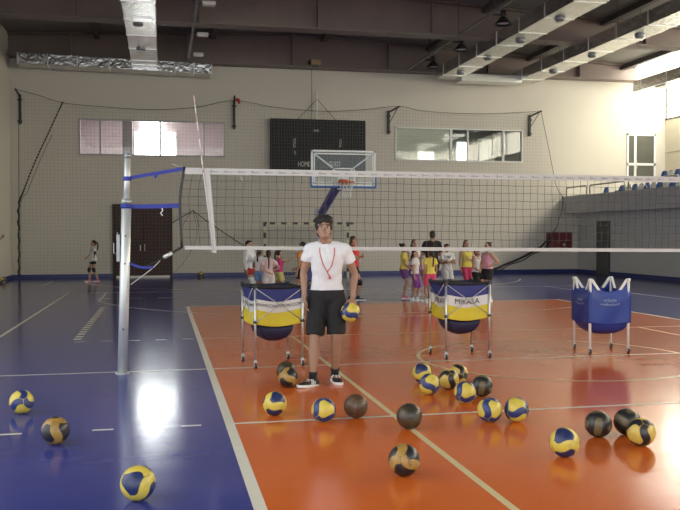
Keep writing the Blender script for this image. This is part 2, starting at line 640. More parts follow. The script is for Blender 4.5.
d = structure(MB().span(XR - .05, XR, 29.87, 30.85, 0, 2.12).build('door_3', M('charcoal_door', (.075, .08, .08), .5)))
MB().span(XR - .07, XR - .05, 29.94, 30.78, .03, 2.05, 0, .005).build('door_leaf', M('grey_door_leaf', (.10, .105, .10), .5), d)
MB().tube([(XR - .07, 30.05, 1.02), (XR - .12, 30.05, 1.02), (XR - .12, 30.18, 1.02)], .012, 6).build('handle', hm, d)
# ------------------------------------------------------------------ air ducts under the roof
VENTM = M('duct_outlet', (.30, .31, .32), .4, .6)


def duct_run(mb, x0, x1, y0, y1, z0, z1):
    mb.span(x0, x1, y0, y1, z0, z1, 0, .012)


def seam_x(mb, x, y0, y1, z0, z1):
    mb.span(x - .02, x + .02, y0 - .015, y1 + .015, z0 - .015, z1 + .015)


def seam_y(mb, y, x0, x1, z0, z1):
    mb.span(x0 - .015, x1 + .015, y - .02, y + .02, z0 - .015, z1 + .015)


def outlet(parent, x, y, z):
    MB().lathe((x, y, z), [(.02, -.09), (.10, -.085), (.15, -.05), (.16, 0.004), (.02, .006)], 18).build('outlet', VENTM, parent, True)


# left: long run towards the camera and a cross run along the back wall
t = empty('air_duct', (-.6, 20, 7.65), 0, 'silver foil air duct running overhead with a cross branch above the left window', 'duct')
off = V((-.6, 20, 7.65))


def loc(mb):
    bmesh.ops.translate(mb.bm, vec=-off, verts=mb.bm.verts)
    return mb


m = MB()
duct_run(m, -1.0, -.12, 6.0, 31.0, 7.65, 8.0)
loc(m).build('main_run', FOIL, t)
m = MB()
m.prism([(-4.95, 31.4, 7.64), (1.85, 31.4, 7.50), (1.85, 31.4, 7.86), (-4.95, 31.4, 8.0)], (0, .85, 0))
m.span(-1.0, -.12, 30.9, 31.5, 7.62, 8.0)
loc(m).build('cross_run', FOIL, t)
for k in range(12):
    y = 30.2 - 1.9 * k
    m = MB()
    seam_y(m, y, -1.0, -.12, 7.65, 8.0)
    loc(m).build('seam_band', FOILS, t)
for x in (-4.9, -3.9, -2.9, -1.8, .5, 1.2, 1.84):
    zz = 7.64 - .0206 * (x + 4.95)
    m = MB()
    seam_x(m, x, 31.4, 32.25, zz, zz + .36)
    loc(m).build('seam_band', FOILS, t)
for y in (21.5, 25.0, 28.3):
    m = MB()
    m.lathe((-.62, y, 7.65), [(.02, -.06), (.13, -.055), (.15, -.02), (.15, .004), (.02, .006)], 18)
    loc(m).build('outlet', VENTM, t, True)
m = MB().span(-.75, -.22, 24.2, 24.6, 7.62, 7.66)
loc(m).build('patch', FOILS, t)
for y in (12, 18, 24, 29.5):
    for x in (-.97, -.15):
        loc(MB().tube([(x, y, 8.0), (x, y, roof_z(x) - .02)], .008, 6)).build('hanger', STEELD, t)

# middle: two runs joined by a bright cross branch
off = V((12.5, 20, 7.7))
t = empty('air_duct', off, 0, 'pair of long silver ducts at upper right joined by a short bright cross branch', 'duct')
m = MB()
duct_run(m, 10.62, 11.52, 6.0, 31.9, 7.72, 8.14)
loc(m).build('near_run', FOIL, t)
m = MB()
duct_run(m, 13.85, 14.75, 6.0, 31.9, 7.68, 8.10)
loc(m).build('far_run', FOIL, t)
m = MB()
duct_run(m, 11.45, 13.95, 31.2, 31.88, 7.58, 7.86)
loc(m).build('cross_run', FOILS, t)
for k in range(13):
    y = 31.0 - 1.75 * k
    for x0, x1, z0, z1 in ((10.62, 11.52, 7.72, 8.14), (13.85, 14.75, 7.68, 8.10)):
        m = MB()
        seam_y(m, y, x0, x1, z0, z1)
        loc(m).build('seam_band', FOILS, t)
for (x, ys, z) in ((11.07, (30.3, 27.6, 24.9, 22.2), 7.72), (14.3, (29.2, 26.3, 23.4), 7.68)):
    for y in ys:
        m = MB()
        m.lathe((x, y, z), [(.02, -.10), (.11, -.095), (.15, -.05), (.16, .004), (.02, .006)], 18)
        loc(m).build('outlet', VENTM, t, True)
for y in (12, 18, 24, 29.5):
    for x in (10.66, 11.48, 13.9, 14.7):
        loc(MB().tube([(x, y, 8.1), (x, y, roof_z(x) - .02)], .008, 6)).build('hanger', STEELD, t)

off = V((19.6, 20, 7.5))
t = empty('air_duct', off, 0, 'foil duct nearest the bright clerestory over the gallery door', 'duct')
m = MB()
duct_run(m, 18.95, 19.75, 6.0, 31.5, 7.42, 7.86)
loc(m).build('run', FOIL, t)
for k in range(12):
    m = MB()
    seam_y(m, 30.9 - 1.75 * k, 18.95, 19.75, 7.42, 7.86)
    loc(m).build('seam_band', FOILS, t)
for y in (29.8, 27.5):
    m = MB()
    m.span(19.1, 19.6, y - .35, y + .35, 7.38, 7.43)
    loc(m).build('outlet', VENTM, t)
for y in (12, 18, 24, 30):
    for x in (19.0, 19.7):
        loc(MB().tube([(x, y, 7.84), (x, y, roof_z(x))], .008, 6)).build('hanger', STEELD, t)


# ------------------------------------------------------------------ lamps on their conduits
def conduit(x, y0, y1, z, label):
    o = empty('cable_tray', (x, y0, z), 0, label, 'cable tray')
    MB().span(-.04, .04, 0, y1 - y0, -.03, .03).build('tray', M('tray_grey', (.20, .19, .18), .5, .3), o)
    for y in range(1, int(y1 - y0), 3):
        MB().tube([(0, y, .03), (0, y, roof_z(x) - z - .02)], .012, 6).build('hanger', STEELD, o)


conduit(9.42, 10, 32.4, 8.02, 'thin grey cable tray carrying the black bell lamps')
conduit(1.0, 10, 31.2, 8.02, 'grey cable tray with white lamps right of the left duct')
for i, (y, lb) in enumerate(((29.75, 'black bell lamp on the cable tray, nearest the back wall'),
                             (26.78, 'black bell lamp on the cable tray, middle one between two others'),
                             (23.25, 'black bell lamp on the cable tray, nearest the camera'))):
    o = empty('bell_lamp', (9.80, y, 7.93), 0, lb, 'lamp', 'bell lamps on the cable tray')
    MB().lathe((0, 0, 0), [(.05, .06), (.06, .03), (.13, -.04), (.24, -.16), (.27, -.20), (.265, -.205), (.22, -.16), (.05, -.02)], 24).build('lamp_shade', BLACKP, o, True)
    MB().lathe((0, 0, 0), [(.03, .22), (.07, .2), (.09, .07), (.06, .03)], 16).build('lamp_housing', BLACKP, o, True)
    MB().lathe((.0, 0, 0), [(.02, -.17), (.17, -.165), (.17, -.155), (.02, -.15)], 18).build('lens', M('lamp_lens', (.75, .75, .7), .2), o, True)
    MB().span(-.335, .02, -.03, .03, .04, .10).build('bracket', BLACKP, o)
for y, lb in ((23.74, 'white lamp box beside the left cable tray, nearest the camera'),
              (27.44, 'white lamp box beside the left cable tray, middle one'),
              (30.49, 'white lamp box beside the left cable tray, nearest the back wall')):
    o = empty('tray_lamp', (1.3, y, 8.0), 0, lb, 'lamp', 'white lamps on the left tray')
    MB().span(-.16, .2, -.12, .12, -.04, .05, 0, .01).build('lamp_housing', M('white_lamp_box', (.62, .60, .57), .4), o)
    MB().span(-.13, .17, -.1, .1, -.055, -.04).build('diffuser', M('milky_diffuser', (.75, .75, .72), .3), o)
    MB().span(-.27, -.16, -.03, .03, -.02, .03).build('bracket', STEELD, o)

o = empty('siren_box', (5.70, 31.85, 8.1), 0, 'small tan box with dark horn fixed on the roof beam above the scoreboard', 'siren')
MB().span(-.1, .28, -.12, .08, -.02, .16, 0, .01).build('box', M('tan_box', (.40, .28, .13), .6), o)
MB().lathe((-.16, -.05, .05), [(.04, -.05), (.09, 0), (.11, .06), (.02, .06)], 14, axis='x').build('horn', BLACKP, o, True)
MB().span(-.05, .2, .04, .08, -.09, -.02).build('bracket', STEELD, o)

# ------------------------------------------------------------------ scoreboard
y = YW - .16
o = empty('scoreboard', (5.98, y, 3.9), 0, 'large black slatted scoreboard hanging on the back wall behind the hoop', 'scoreboard')
BLK = M('scoreboard_black', (.010, .011, .011), .7, var=.35, scale=6)
BLK2 = M('scoreboard_slat', (.028, .030, .030), .7, var=.8, scale=7)
MB().span(-1.87, 1.88, -.06, .12, 0, 2.17, 0, .01).build('panel', BLK, o)
m = MB()
for k in range(38):
    x = -1.83 + k * .0995
    m.span(x - .022, x + .022, -.075, -.06, .03, 2.14)
m.build('slats', BLK2, o)
LET = M('scoreboard_letters', (.60, .60, .58), .5, var=.1)
for txt, x, z, s, st in (('HOME', -.58, .42, .27, .62), ('GUEST', .64, .44, .27, .60), ('TIME', -.10, 1.72, .13, .8)):
    text_on('lettering', txt, LET, o, (x, -.08, z), (1, 0, 0), (0, 0, 1), s, st, .004)
for txt, x, z, s in (('FOUL', -.95, 1.22, .15), ('SET', -.93, .86, .11), ('FOUL', .86, 1.25, .13), ('SET', .82, .90, .09)):
    text_on('lettering', txt, LET, o, (x, -.08, z), (0, 0, -1), (1, 0, 0), s, 1.0, .004)
m = MB()
for k in range(30):
    x = -1.75 + .12 * k
    if k % 5 != 4:
        m.span(x - .03, x + .03, -.079, -.074, .07, .10 + .05 * (k % 3))
m.build('number_row', M('dim_digits', (.16, .17, .165), .5), o)
m = MB()
for s in (-1, 1):
    m.tube([(s * .75 - .05, 0, 2.17), (-.04, -.02, 2.95)], .012, 6)
m.tube([(-.26, -.05, 2.15), (-.27, -.12, 4.08)], .010, 6)
m.build('cable', M('grey_cable', (.10, .09, .08), .6), o)
MB().tube([(-.06, 0, 2.15), (-.06, 0, 3.3)], .035, 8).tube([(-.06, 0, 3.05), (.06, -.02, 3.08)], .025, 6).build('mast', WHITEP, o)
for x in (-1.75, -.9, 0, .9, 1.75):
    MB().box((x, .0, 2.185), (.05, .1, .04)).build('hook', CHROME, o)

# ------------------------------------------------------------------ portable basketball hoop
hy = 23.0
o = empty('basketball_hoop', (4.97, hy, 0), 0, 'basketball hoop with clear backboard, white frame and blue lower padding', 'basketball hoop')
bx, bz0, bz1 = .92, 2.90, 3.95
m = MB()
m.span(-bx, bx, -.02, .03, bz1 - .05, bz1).span(-bx, bx, -.02, .03, bz0 + .06, bz0 + .11)
m.span(-bx, -bx + .05, -.02, .03, bz0 + .06, bz1).span(bx - .05, bx, -.02, .03, bz0 + .06, bz1)
m.span(-bx + .07, bx - .07, -.026, -.02, bz1 - .12, bz1 - .085).span(-bx + .07, bx - .07, -.026, -.02, bz0 + .13, bz0 + .165)
m.span(-bx + .07, -bx + .105, -.026, -.02, bz0 + .13, bz1 - .085).span(bx - .105, bx - .07, -.026, -.02, bz0 + .13, bz1 - .085)
m.build('board_frame', M('board_white', (.74, .78, .76), .4), o)
MB().span(-bx + .04, bx - .04, 0, .012, bz0 + .1, bz1 - .04).build('board_glass', glass_mat('board_glass', (.93, .96, .95), .02, .03), o)
m = MB()
m.span(-.32, .32, -.03, -.02, 3.42, 3.46).span(-.32, .32, -.03, -.02, 3.02, 3.05)
m.span(-.32, -.28, -.03, -.02, 3.02, 3.46).span(.28, .32, -.03, -.02, 3.02, 3.46)
m.build('target_square', M('target_white', (.72, .74, .72), .5), o)
m = MB()
for s in (-1, 1):
    m.tube([(s * .80, .06, 3.83), (s * .28, .09, 3.45), (s * .1, .12, 3.2)], .025, 8)
m.build('board_brace', M('brace_white', (.68, .70, .70), .4), o)
m = MB()
m.span(-bx - .015, bx + .015, -.035, .045, bz0, bz0 + .055, 0, .015)
m.span(-bx - .02, -bx + .02, -.035, .045, bz0 + .03, bz0 + .42, 0, .012).span(bx - .02, bx + .02, -.035, .045, bz0 + .03, bz0 + .42, 0, .012)
m.build('padding', M('pad_blue', (.03, .13, .42), .5), o)
RIMM = M('rim_orange', (.62, .13, .05), .4)
m = MB()
rp = [(.225 * math.cos(a), -.38 + .225 * math.sin(a), 3.05) for a in [2 * PI * k / 28 for k in range(28)]]
m.tube(rp, .016, 8, closed=True)
m.span(-.12, .12, -.17, -.03, 3.03, 3.06).span(-.13, .13, -.05, -.02, 2.99, 3.14)
for s in (-1, 1):
    m.tube([(s * .10, -.05, 2.99), (s * .16, -.24, 3.04)], .010, 6)
r = m.build('rim', RIMM, o, True)
m = MB()
N = 12
for k in range(N):
    for d in (-1, 1):
        pts = []
        for j in range(9):
            f = j / 8
            rad = .222 - .10 * math.sin(min(1, f * 1.25) * PI / 2)
            a = 2 * PI * (k + d * f * 1.5) / N
            pts.append((rad * math.cos(a), -.38 + rad * math.sin(a), 3.04 - .42 * f))
        m.tube(pts, .0075, 5)
m.build('net', M('net_white', (.70, .70, .67), .7), o)
PURP = M('arm_purple', (.15, .13, .36), .45)
m = MB()
m.tube([(-.05, .12, 2.98), (-.10, .6, 2.92), (-.02, 3.2, 2.28)], .13, 10)
m.build('arm', PURP, o)
m = MB()
m.span(-.16, .16, .03, .14, 2.86, 3.3).tube([(0, .12, 3.25), (0, 1.6, 2.74)], .05, 8)
m.build('board_mount', M('mount_white', (.62, .63, .64), .4), o)
m = MB()
m.tube([(-.05, 3.25, 2.36), (-.05, 3.6, .45)], .11, 10).tube([(-.05, 4.5, .5), (-.05, 3.3, 2.2)], .05, 8)
m.span(-.2, .12, 3.12, 3.42, 2.2, 2.42, 0, .02)
m.build('mast', M('mast_white', (.66, .67, .68), .4), o)
m = MB().span(-.55, .5, 3.2, 5.0, .12, .5, 0, .04)
m.build('base', M('base_blue', (.05, .06, .22), .5), o)
for sx in (-.45, .4):
    for sy in (3.45, 4.75):
        MB().lathe((sx, sy, .075), [(.02, -.035), (.075, -.03), (.075, .03), (.02, .035)], 14, axis='x').build('wheel', BLACKP, o, True)

# ------------------------------------------------------------------ handball goal
o = empty('handball_goal', (5.25, 30.75, 0), 0, 'handball goal with black striped posts standing against the back wall', 'goal')
gw, gh, tt = 1.60, 2.06, .08
m = MB()
m.span(-gw, -gw + tt, -tt / 2, tt / 2, 0, gh).span(gw - tt, gw, -tt / 2, tt / 2, 0, gh).span(-gw, gw, -tt / 2, tt / 2, gh - tt, gh)
m.build('goal_frame', M('goal_cream', (.60, .57, .36), .5), o)
m = MB()
for s in (-1, 1):
    xa = s * (gw - tt / 2)
    for k in range(5):
        m.span(xa - tt / 2 - .003, xa + tt / 2 + .003, -tt / 2 - .003, tt / 2 + .003, .22 + k * .42, .42 + k * .42 - (.0 if k < 4 else .03))
for k in range(8):
    x = -gw + .22 + k * .42
    m.span(x, x + .2, -tt / 2 - .003, tt / 2 + .003, gh - tt - .003, gh + .003)
m.span(-gw - .003, -gw + .12, -tt / 2 - .004, tt / 2 + .004, gh - tt - .004, gh + .004).span(gw - .12, gw + .003, -tt / 2 - .004, tt / 2 + .004, gh - tt - .004, gh + .004)
m.build('black_bands', BLACKP, o)
m = MB()
for s in (-1, 1):
    m.tube([(s * (gw - .04), 0, gh - .03), (s * (gw - .04), .75, gh - .05), (s * (gw - .04), .95, .03), (s * (gw - .04), 0, .03)], .018, 8)
m.tube([(-gw + .04, .95, .03), (gw - .04, .95, .03)], .018, 8)
m.build('net_bow', M('goal_bow', (.40, .40, .33), .5), o)
m = MB()
for k in range(33):
    x = -gw + .05 + k * (2 * gw - .1) / 32
    m.tube([(x, .02, gh - .05), (x, .74, gh - .06), (x, .94, .05)], .005, 4)
for j in range(22):
    f = j / 21
    yy, zz = (.72 * f * 21 / 7, gh - .05) if j < 7 else (.74 + .2 * (j - 7) / 14, gh - .06 - (gh - .1) * (j - 7) / 14)
    m.tube([(-gw + .05, yy, zz), (gw - .05, yy, zz)], .005, 4)
    if j >= 7:
        for s in (-1, 1):
            m.tube([(s * (gw - .05), .02, zz), (s * (gw - .05), yy, zz)], .005, 4)
m.build('net', M('goal_net', (.34, .34, .30), .8), o)

# ------------------------------------------------------------------ wall brackets, rope and safety net
BRK = M('black_bracket', (.012, .012, .012), .5)
for x, top, bot, dx, lb in ((-5.0, 6.70, 5.62, -.12, 'black net bracket in the back left corner of the wall'),
                            (2.74, 6.70, 5.64, 0, 'black net bracket just right of the left upper window, with red cloth tied on'),
                            (8.84, 6.50, 5.58, .38, 'black net bracket between scoreboard and right upper window'),
                            (14.85, 6.50, 5.64, .42, 'black net bracket right of the right upper window')):
    o = empty('net_bracket', (x, YW - .001, bot), 0, lb, 'bracket', 'black brackets of the safety net')
    hh = top - bot
    MB().span(-.045, .045, -.09, -.0, 0, hh, 0, .008).build('upright', BRK, o)
    MB().tube([(0, -.06, hh - .06), (dx, -.30, hh + .16)], .032, 6).build('arm', BRK, o)
    if dx > .2:
        MB().tube([(0.02, -.06, hh - .5), (dx * .8, -.25, hh + .08)], .014, 6).build('stay', BRK, o)
    for z in (.1, hh - .2):
        MB().span(-.08, .08, -.1, -.07, z - .03, z + .03).build('clamp', BRK, o)
    if abs(x - 2.74) < .1:
        MB().ell((.12, -.24, hh + .02), (.10, .05, .07)).ell((.16, -.25, hh - .05), (.05, .03, .09)).build('red_cloth', M('red_cloth', (.45, .04, .05), .8), o, True)

yn = YW - .30
o = empty('safety_net', (0, yn, 0), 0, 'dark meshed safety net hung from rope across the back wall', 'safety net')
rope = [(-5.12, 6.85), (-4.28, 6.64), (-3.49, 6.41), (-2.19, 6.31), (-0.4, 6.25), (1.25, 6.38), (2.74, 6.68), (4.26, 6.48), (6.02, 6.38), (7.61, 6.47), (9.2, 6.66), (10.26, 6.50), (12.57, 6.46), (15.25, 6.64)]
rs = crom(rope, 8)
MB().tube([(a, 0, b) for a, b in rs], .010, 5).build('head_rope', M('rope_grey', (.075, .07, .06), .8, var=.2, scale=30), o)
edge = [(15.22, 6.63), (15.58, 5.08), (15.91, 3.61), (16.20, 3.04), (15.96, 2.0), (15.44, 1.26), (14.56, 0.73), (13.47, 0.29), (12.82, 0.05)]
es = crom(edge, 8)


def rope_z(x):
    for (a, b), (c, d) in zip(rs, rs[1:]):
        if a <= x <= c:
            return b + (d - b) * (x - a) / max(1e-6, c - a)
    return None


def edge_x(z):
    for (a, b), (c, d) in zip(es, es[1:]):
        if d <= z <= b:
            return a + (c - a) * (b - z) / max(1e-6, b - d)
    return 15.2


m = MB()
wire = .0024
NETG = M('net_grey', (.22, .21, .19), .8, var=.2, scale=30)
x = -4.95
k = 0
while x < 16.2:
    zt = rope_z(x) if x < 15.22 else None
    zb = .04
    if zt is None:
        zt = [b for a, b in es if a > x][0]
        zb = [b for a, b in es if a > x][-1]
    elif x > 12.82:
        zb = min([b for a, b in es if a <= x and b < 3] or [.04])
        zb = [b for a, b in es if a >= x and b < 3.0][-1]
    ph = random.random() * 6
    n = 5
    m.tube([(x + .012 * math.sin(ph + i * 1.7), .0, zt + (zb - zt) * i / n) for i in range(n + 1)], wire, 3, caps=False)
    x += .128
z = .10
while z < 6.6:
    # split a row where the rope sags under it
    runs, cur = [], []
    for i in range(221):
        xx = -4.98 + i * (edge_x(z) + 4.98) / 220
        zr = rope_z(xx)
        if zr is None or z <= zr:
            cur.append(xx)
        elif cur:
            runs.append(cur)
            cur = []
    if cur:
        runs.append(cur)
    for r in runs:
        if len(r) > 3:
            n = max(2, len(r) // 12)
            m.tube([(r[0] + (r[-1] - r[0]) * i / n, 0, z + .012 * math.sin(i * 2.1 + z * 9)) for i in range(n + 1)], wire, 3, caps=False)
    z += .128
m.build('mesh', NETG, o)
# gathered edges
m = MB()
m.tube([(a, -.02, b) for a, b in es[:25]], .012, 5)
m.tube([(a + .02 * math.sin(i * 1.3), -.05 + .03 * math.cos(i), b) for i, (a, b) in enumerate(es[22:])], [.014 + .030 * max(0, min(1, (i - 10) / 10)) for i in range(len(es[22:]))], 7)
m.tube([(a + .12, -.09, b - .05 + .03 * math.sin(i * .9)) for i, (a, b) in enumerate(es[38:])], .020, 6)
m.build('gathered_edge', ROPE, o)
lg = crom([(-3.49, 6.41), (-3.95, 5.38), (-4.44, 4.29), (-4.86, 3.2), (-5.03, 2.66), (-5.04, 1.39), (-5.05, 0.10)], 10)
m = MB()
m.tube([(a, -.03, b) for a, b in lg], .012, 5)
m.tube([(a + (.13 if i < 32 else .05), -.03, b - .05) for i, (a, b) in enumerate(lg) if i > 10], .009, 5)
for i, (a, b) in enumerate(lg):
    m.ell((a, -.03, b), (.035, .03, .035), 0, None, 8, 6)
m.tube([(a + .03 * math.sin(i * 1.9), -.04, b) for i, (a, b) in enumerate(lg[36:])], [.016 + .020 * abs(math.sin(i * .8)) for i in range(len(lg[36:]))], 7)
m.build('gathered_edge', ROPE, o)
MB().tube([(-5.0, -.03, 5.62), (-5.02, -.03, 3.5), (-5.03, -.03, .1)], .012, 5).build('corner_rope', ROPE, o)
m = MB()
m.tube([(.35, -.03, 2.02), (1.14, -.06, 2.50), (1.15, -.06, 2.52), (1.17, -.06, 2.50), (1.75, -.06, 2.06), (2.4, -.05, 1.62), (3.3, -.04, 1.02)], .017, 6)
m.tube(crom([(1.15, -.06, 2.52), (1.3, -.05, 1.6), (.9, -.04, .7), (.4, -.04, .12)], 5), .007, 5)
m.tube(crom([(.75, -.05, 1.9), (1.15, -.06, 2.5), (1.4, -.06, 1.9)], 5), .010, 5)
m.build('loose_rope', ROPE, o)

o = empty('fire_cabinet', (16.16, YW - .002, .95), 0, 'dark red fire hose cabinet on the back wall near the balcony corner', 'cabinet')
RED = M('dark_red', (.13, .018, .02), .4, var=.15)
MB().span(-.53, .53, -.2, 0, 0, .75, 0, .01).build('box', RED, o)
MB().span(-.50, .50, -.225, -.2, .03, .72, 0, .008).build('door', M('dark_red_door', (.16, .024, .024), .35, var=.2), o)
MB().lathe((.15, -.23, .22), [(.01, 0), (.05, .0), (.05, .02), (.01, .02)], 12, axis='y').build('handle', CHROME, o)

# ------------------------------------------------------------------ gallery railing and seats
o = empty('balcony_railing', (XB + .08, 28, 3.17), 0, 'grey tube railing on top of the balcony wall', 'railing')
RAIL = M('rail_grey', (.36, .36, .34), .35, .5)
for y0, y1 in ((32.35, 30.65), (30.4, 27.85), (27.6, 24.6), (24.4, 21.5)):
    a, b = y0 - 28, y1 - 28
    MB().tube([(0, a, 0), (0, a, .30), (0, a - .06, .36), (0, b + .06, .36), (0, b, .30), (0, b, 0)], .032, 8).build('rail', RAIL, o, True)
for k in range(9):
    MB().tube([(0, 24.3 - 28 - k * .34, 0), (0, 24.3 - 28 - k * .34, .36)], .02, 6).build('baluster', RAIL, o, True)

SBL = M('seat_blue', (.03, .10, .34), .4, var=.1)
SWH = M('seat_white', (.60, .62, .56), .4, var=.06)


def seat_mesh(mat_):
    m = MB()
    # shell facing -X: seat pan curving up into a backrest
    prof = crom([(-.22, .40), (-.20, .425), (0.0, .40), (.14, .415), (.19, .50), (.22, .66), (.25, .78)], 4)
    rings = []
    for i, (x, z) in enumerate(prof):
        f = i / (len(prof) - 1)
        hw = (.195 - .03 * abs(2 * f - 1) ** 4) * (1 - .42 * max(0, (f - .78) / .22) ** 2)
        row = []
        for j in range(9):
            u = -1 + j / 4
            row.append(V((x - .03 * u * u * (1 if f > .55 else 0), hw * u, z + .02 * u * u * (1 if f < .55 else 0))))
        rings.append(row)
    top = [[m.bm.verts.new(p) for p in r] for r in rings]
    bot = [[m.bm.verts.new(p + V((.022, 0, -.018))) for p in r] for r in rings]
    for A, s in ((top, 1), (bot, -1)):
        for i in range(len(A) - 1):
            for j in range(8):
                m.bm.faces.new((A[i][j], A[i][j + 1], A[i + 1][j + 1], A[i + 1][j]))
    for i in range(len(top) - 1):
        for j in (0, 8):
            m.bm.faces.new((top[i][j], top[i + 1][j], bot[i + 1][j], bot[i][j]))
    for i in (0, len(top) - 1):
        for j in range(8):
            m.bm.faces.new((top[i][j], top[i][j + 1], bot[i][j + 1], bot[i][j]))
    me = m.mesh('seat_shell')
    me.materials.append(mat_)
    for p in me.polygons:
        p.use_smooth = True
    return me


SM = {'blue': seat_mesh(SBL), 'white': seat_mesh(SWH)}
mm = MB()
mm.tube([(0, 0, 0), (0, 0, .40)], .03, 8).span(-.1, .1, -.06, .06, 0, .02)
PED = mm.mesh('pedestal')
PED.materials.append(RAIL)
ordn = ['first', 'second', 'third', 'fourth', 'fifth', 'sixth', 'seventh', 'eighth']


def seats(x, ys, z, row, grp):
    cnt = {'blue': 0, 'white': 0}
    for y, c in ys:
        lb = '%s %s shell seat from the back wall in the %s gallery row' % (ordn[cnt[c]], c, row)
        cnt[c] += 1
        o = empty('stadium_seat', (x, y, z), 0, lb, 'seat', grp)
        s = bpy.data.objects.new('shell', SM[c])
        COL.objects.link(s)
        s.parent = o
        p = bpy.data.objects.new('pedestal', PED)
        COL.objects.link(p)
        p.parent = o


# front row along the parapet, second row one terrace higher
seats(17.25, [(30.9, 'blue'), (29.75, 'blue'), (29.25, 'white'), (28.82, 'blue'), (28.38, 'white'), (28.0, 'blue'), (27.58, 'white'), (27.2, 'blue'), (26.8, 'white'), (26.42, 'blue'), (26.02, 'white'), (25.6, 'blue')], 2.72, 'front', 'front row gallery seats')
seats(18.2, [(28.38, 'blue'), (27.95, 'white'), (27.55, 'blue'), (27.1, 'white')], 3.2, 'upper', 'upper row gallery seats')
structure(MB().span(17.9, 18.75, YB, 30.5, 2.95, 3.2).build('floor_terrace', WALLP))
# ------------------------------------------------------------------ volleyball net, post, antenna
ny = 10.2
o = empty('volleyball_post', (-.457, ny - .1, 0), 0, 'tall silver telescopic volleyball post standing on the blue floor', 'post')
tx = .078          # the post leans a little towards the court


def px(z):
    return .0305 * z


m = MB()
m.tube([(px(0), 0, 0), (px(1.0), 0, 1.0), (px(1.98), 0, 1.98)], .056, 24)
m.build('lower_tube', CHROME, o, True)
MB().tube([(px(1.97), 0, 1.97), (px(2.03), 0, 2.03)], .063, 24).build('collar', M('collar_grey', (.36, .38, .38), .4, .6), o, True)
MB().tube([(px(1.98), 0, 1.98), (px(2.52), 0, 2.52)], .036, 20).build('upper_tube', CHROME, o, True)
MB().tube([(px(2.50), 0, 2.50), (px(2.56), 0, 2.56)], .042, 20).tube([(px(2.56), 0, 2.56), (px(2.575), 0, 2.575)], .030, 16).build('cap', M('cap_grey', (.30, .32, .33), .4, .5), o, True)
MB().lathe((0, 0, 0), [(.02, 0), (.085, 0), (.085, .006), (.06, .008), (.02, .008)], 24).build('floor_plate', CHROME, o, True)
m = MB().span(-.055, -.015, -.03, .03, 1.30, 1.62, 0, .008)
m.tube([(-.055, 0, 1.40), (-.085, 0, 1.40), (-.085, -.02, 1.52)], .008, 8)
m.build('crank', M('crank_grey', (.30, .31, .31), .4, .6), o)
m = MB()
for z in (.52, 1.28, 1.6):
    m.lathe((px(z), -.056, z), [(.003, 0), (.010, 0), (.010, .006), (.003, .006)], 10, axis='y')
m.build('bolts', BLACKP, o)

NX0, NX1 = .27, 9.90
o = empty('volleyball_net', (0, ny, 0), 0, 'volleyball net with white top tape stretched across the court', 'volleyball net')


def ztop(x):
    return 2.405 - .0036 * (x - .27)


def zbot(x):
    return 1.463 - .0100 * (x - .27)


def xleft(z):
    f = (2.4 - z) / .94
    return .27 - .055 * math.sin(min(1, max(0, f) / .47) * PI / 2) + (.02 * (f - .47) / .53 if f > .47 else 0)


CORD = M('net_cord', (.075, .073, .066), .75, var=.2, scale=30)
m = MB()
n = 96
for i in range(n + 1):
    f = i / n
    x = NX0 + (NX1 - NX0) * f
    pts = []
    for k in range(10):
        z = ztop(x) - .05 + (zbot(x) + .02 - ztop(x) + .05) * k / 9
        pull = (xleft(z) - .27) * max(0, 1 - (x - .27) / .8) + .006 * math.sin(k * 1.3 + i)
        pts.append((x + pull, .004 * math.sin(i + k), z))
    m.tube(pts, .0027, 4, caps=False)
for k in range(1, 9):
    pts = []
    for i in range(49):
        x = NX0 + (NX1 - NX0) * i / 48
        z = ztop(x) - .05 + (zbot(x) + .02 - ztop(x) + .05) * k / 9
        x2 = x + (xleft(z) - .27) * max(0, 1 - (x - .27) / .8)
        pts.append((x2, 0, z + .004 * math.sin(i * 1.9 + k * 2)))
    m.tube(pts, .0027, 4, caps=False)
m.build('mesh', CORD, o)
TAPE = M('net_tape', (.50, .49, .465), .6, var=.05, scale=4)


def tape(name, zf, h, mat_, x0=NX0, x1=NX1, t=.008):
    m = MB()
    nn = 40
    rr = []
    for i in range(nn + 1):
        x = x0 + (x1 - x0) * i / nn
        z = zf(x)
        rr.append([(x, -t, z), (x, t, z), (x, t, z + h), (x, -t, z + h)])
    m.rings(rr)
    return m.build(name, mat_, o)


tt = tape('top_tape', lambda x: ztop(x) - .07, .075, TAPE)
tape('bottom_tape', lambda x: zbot(x) - .025, .045, TAPE)
INK = M('tape_ink', (.22, .22, .21), .6)
TXT = text_mesh('anna', .048)
for k in range(56):
    x = .62 + k * .165
    mb = MB()
    rg = [(x - .035 + .013 * math.cos(a), -.010, ztop(x) - .034 + .012 * math.sin(a)) for a in [2 * PI * j / 14 for j in range(14)]]
    mb.tube(rg, .0026, 4, closed=True)
    mb.tube([(x - .018 + .0085 * q, -.010, ztop(x) - (.044 if q % 2 == 0 else .031)) for q in range(8)], .0024, 4)
    mb.build('tape_mark', INK, tt)
# left edge
pts = [(xleft(2.42 - .96 * k / 10), 0, 2.42 - .96 * k / 10) for k in range(11)]
MB().tube(pts, .017, 8).build('edge_cord', BLACKP, o, True)
m = MB()
m.prism([(.505, -.012, 2.40), (.565, -.012, 2.40), (.645, -.012, 1.40), (.585, -.012, 1.40)], (0, .024, 0))
m.build('side_band', TAPE, o)


def strap(name, a, b, h, mat_, sag=0.0, t=.006):
    m = MB()
    a, b = V(a), V(b)
    rr = []
    for i in range(13):
        f = i / 12
        p = a.lerp(b, f) - V((0, 0, sag * math.sin(PI * f)))
        rr.append([p + V((0, -t, -h / 2)), p + V((0, t, -h / 2)), p + V((0, t, h / 2)), p + V((0, -t, h / 2))])
    m.rings(rr)
    return m.build(name, mat_, o)


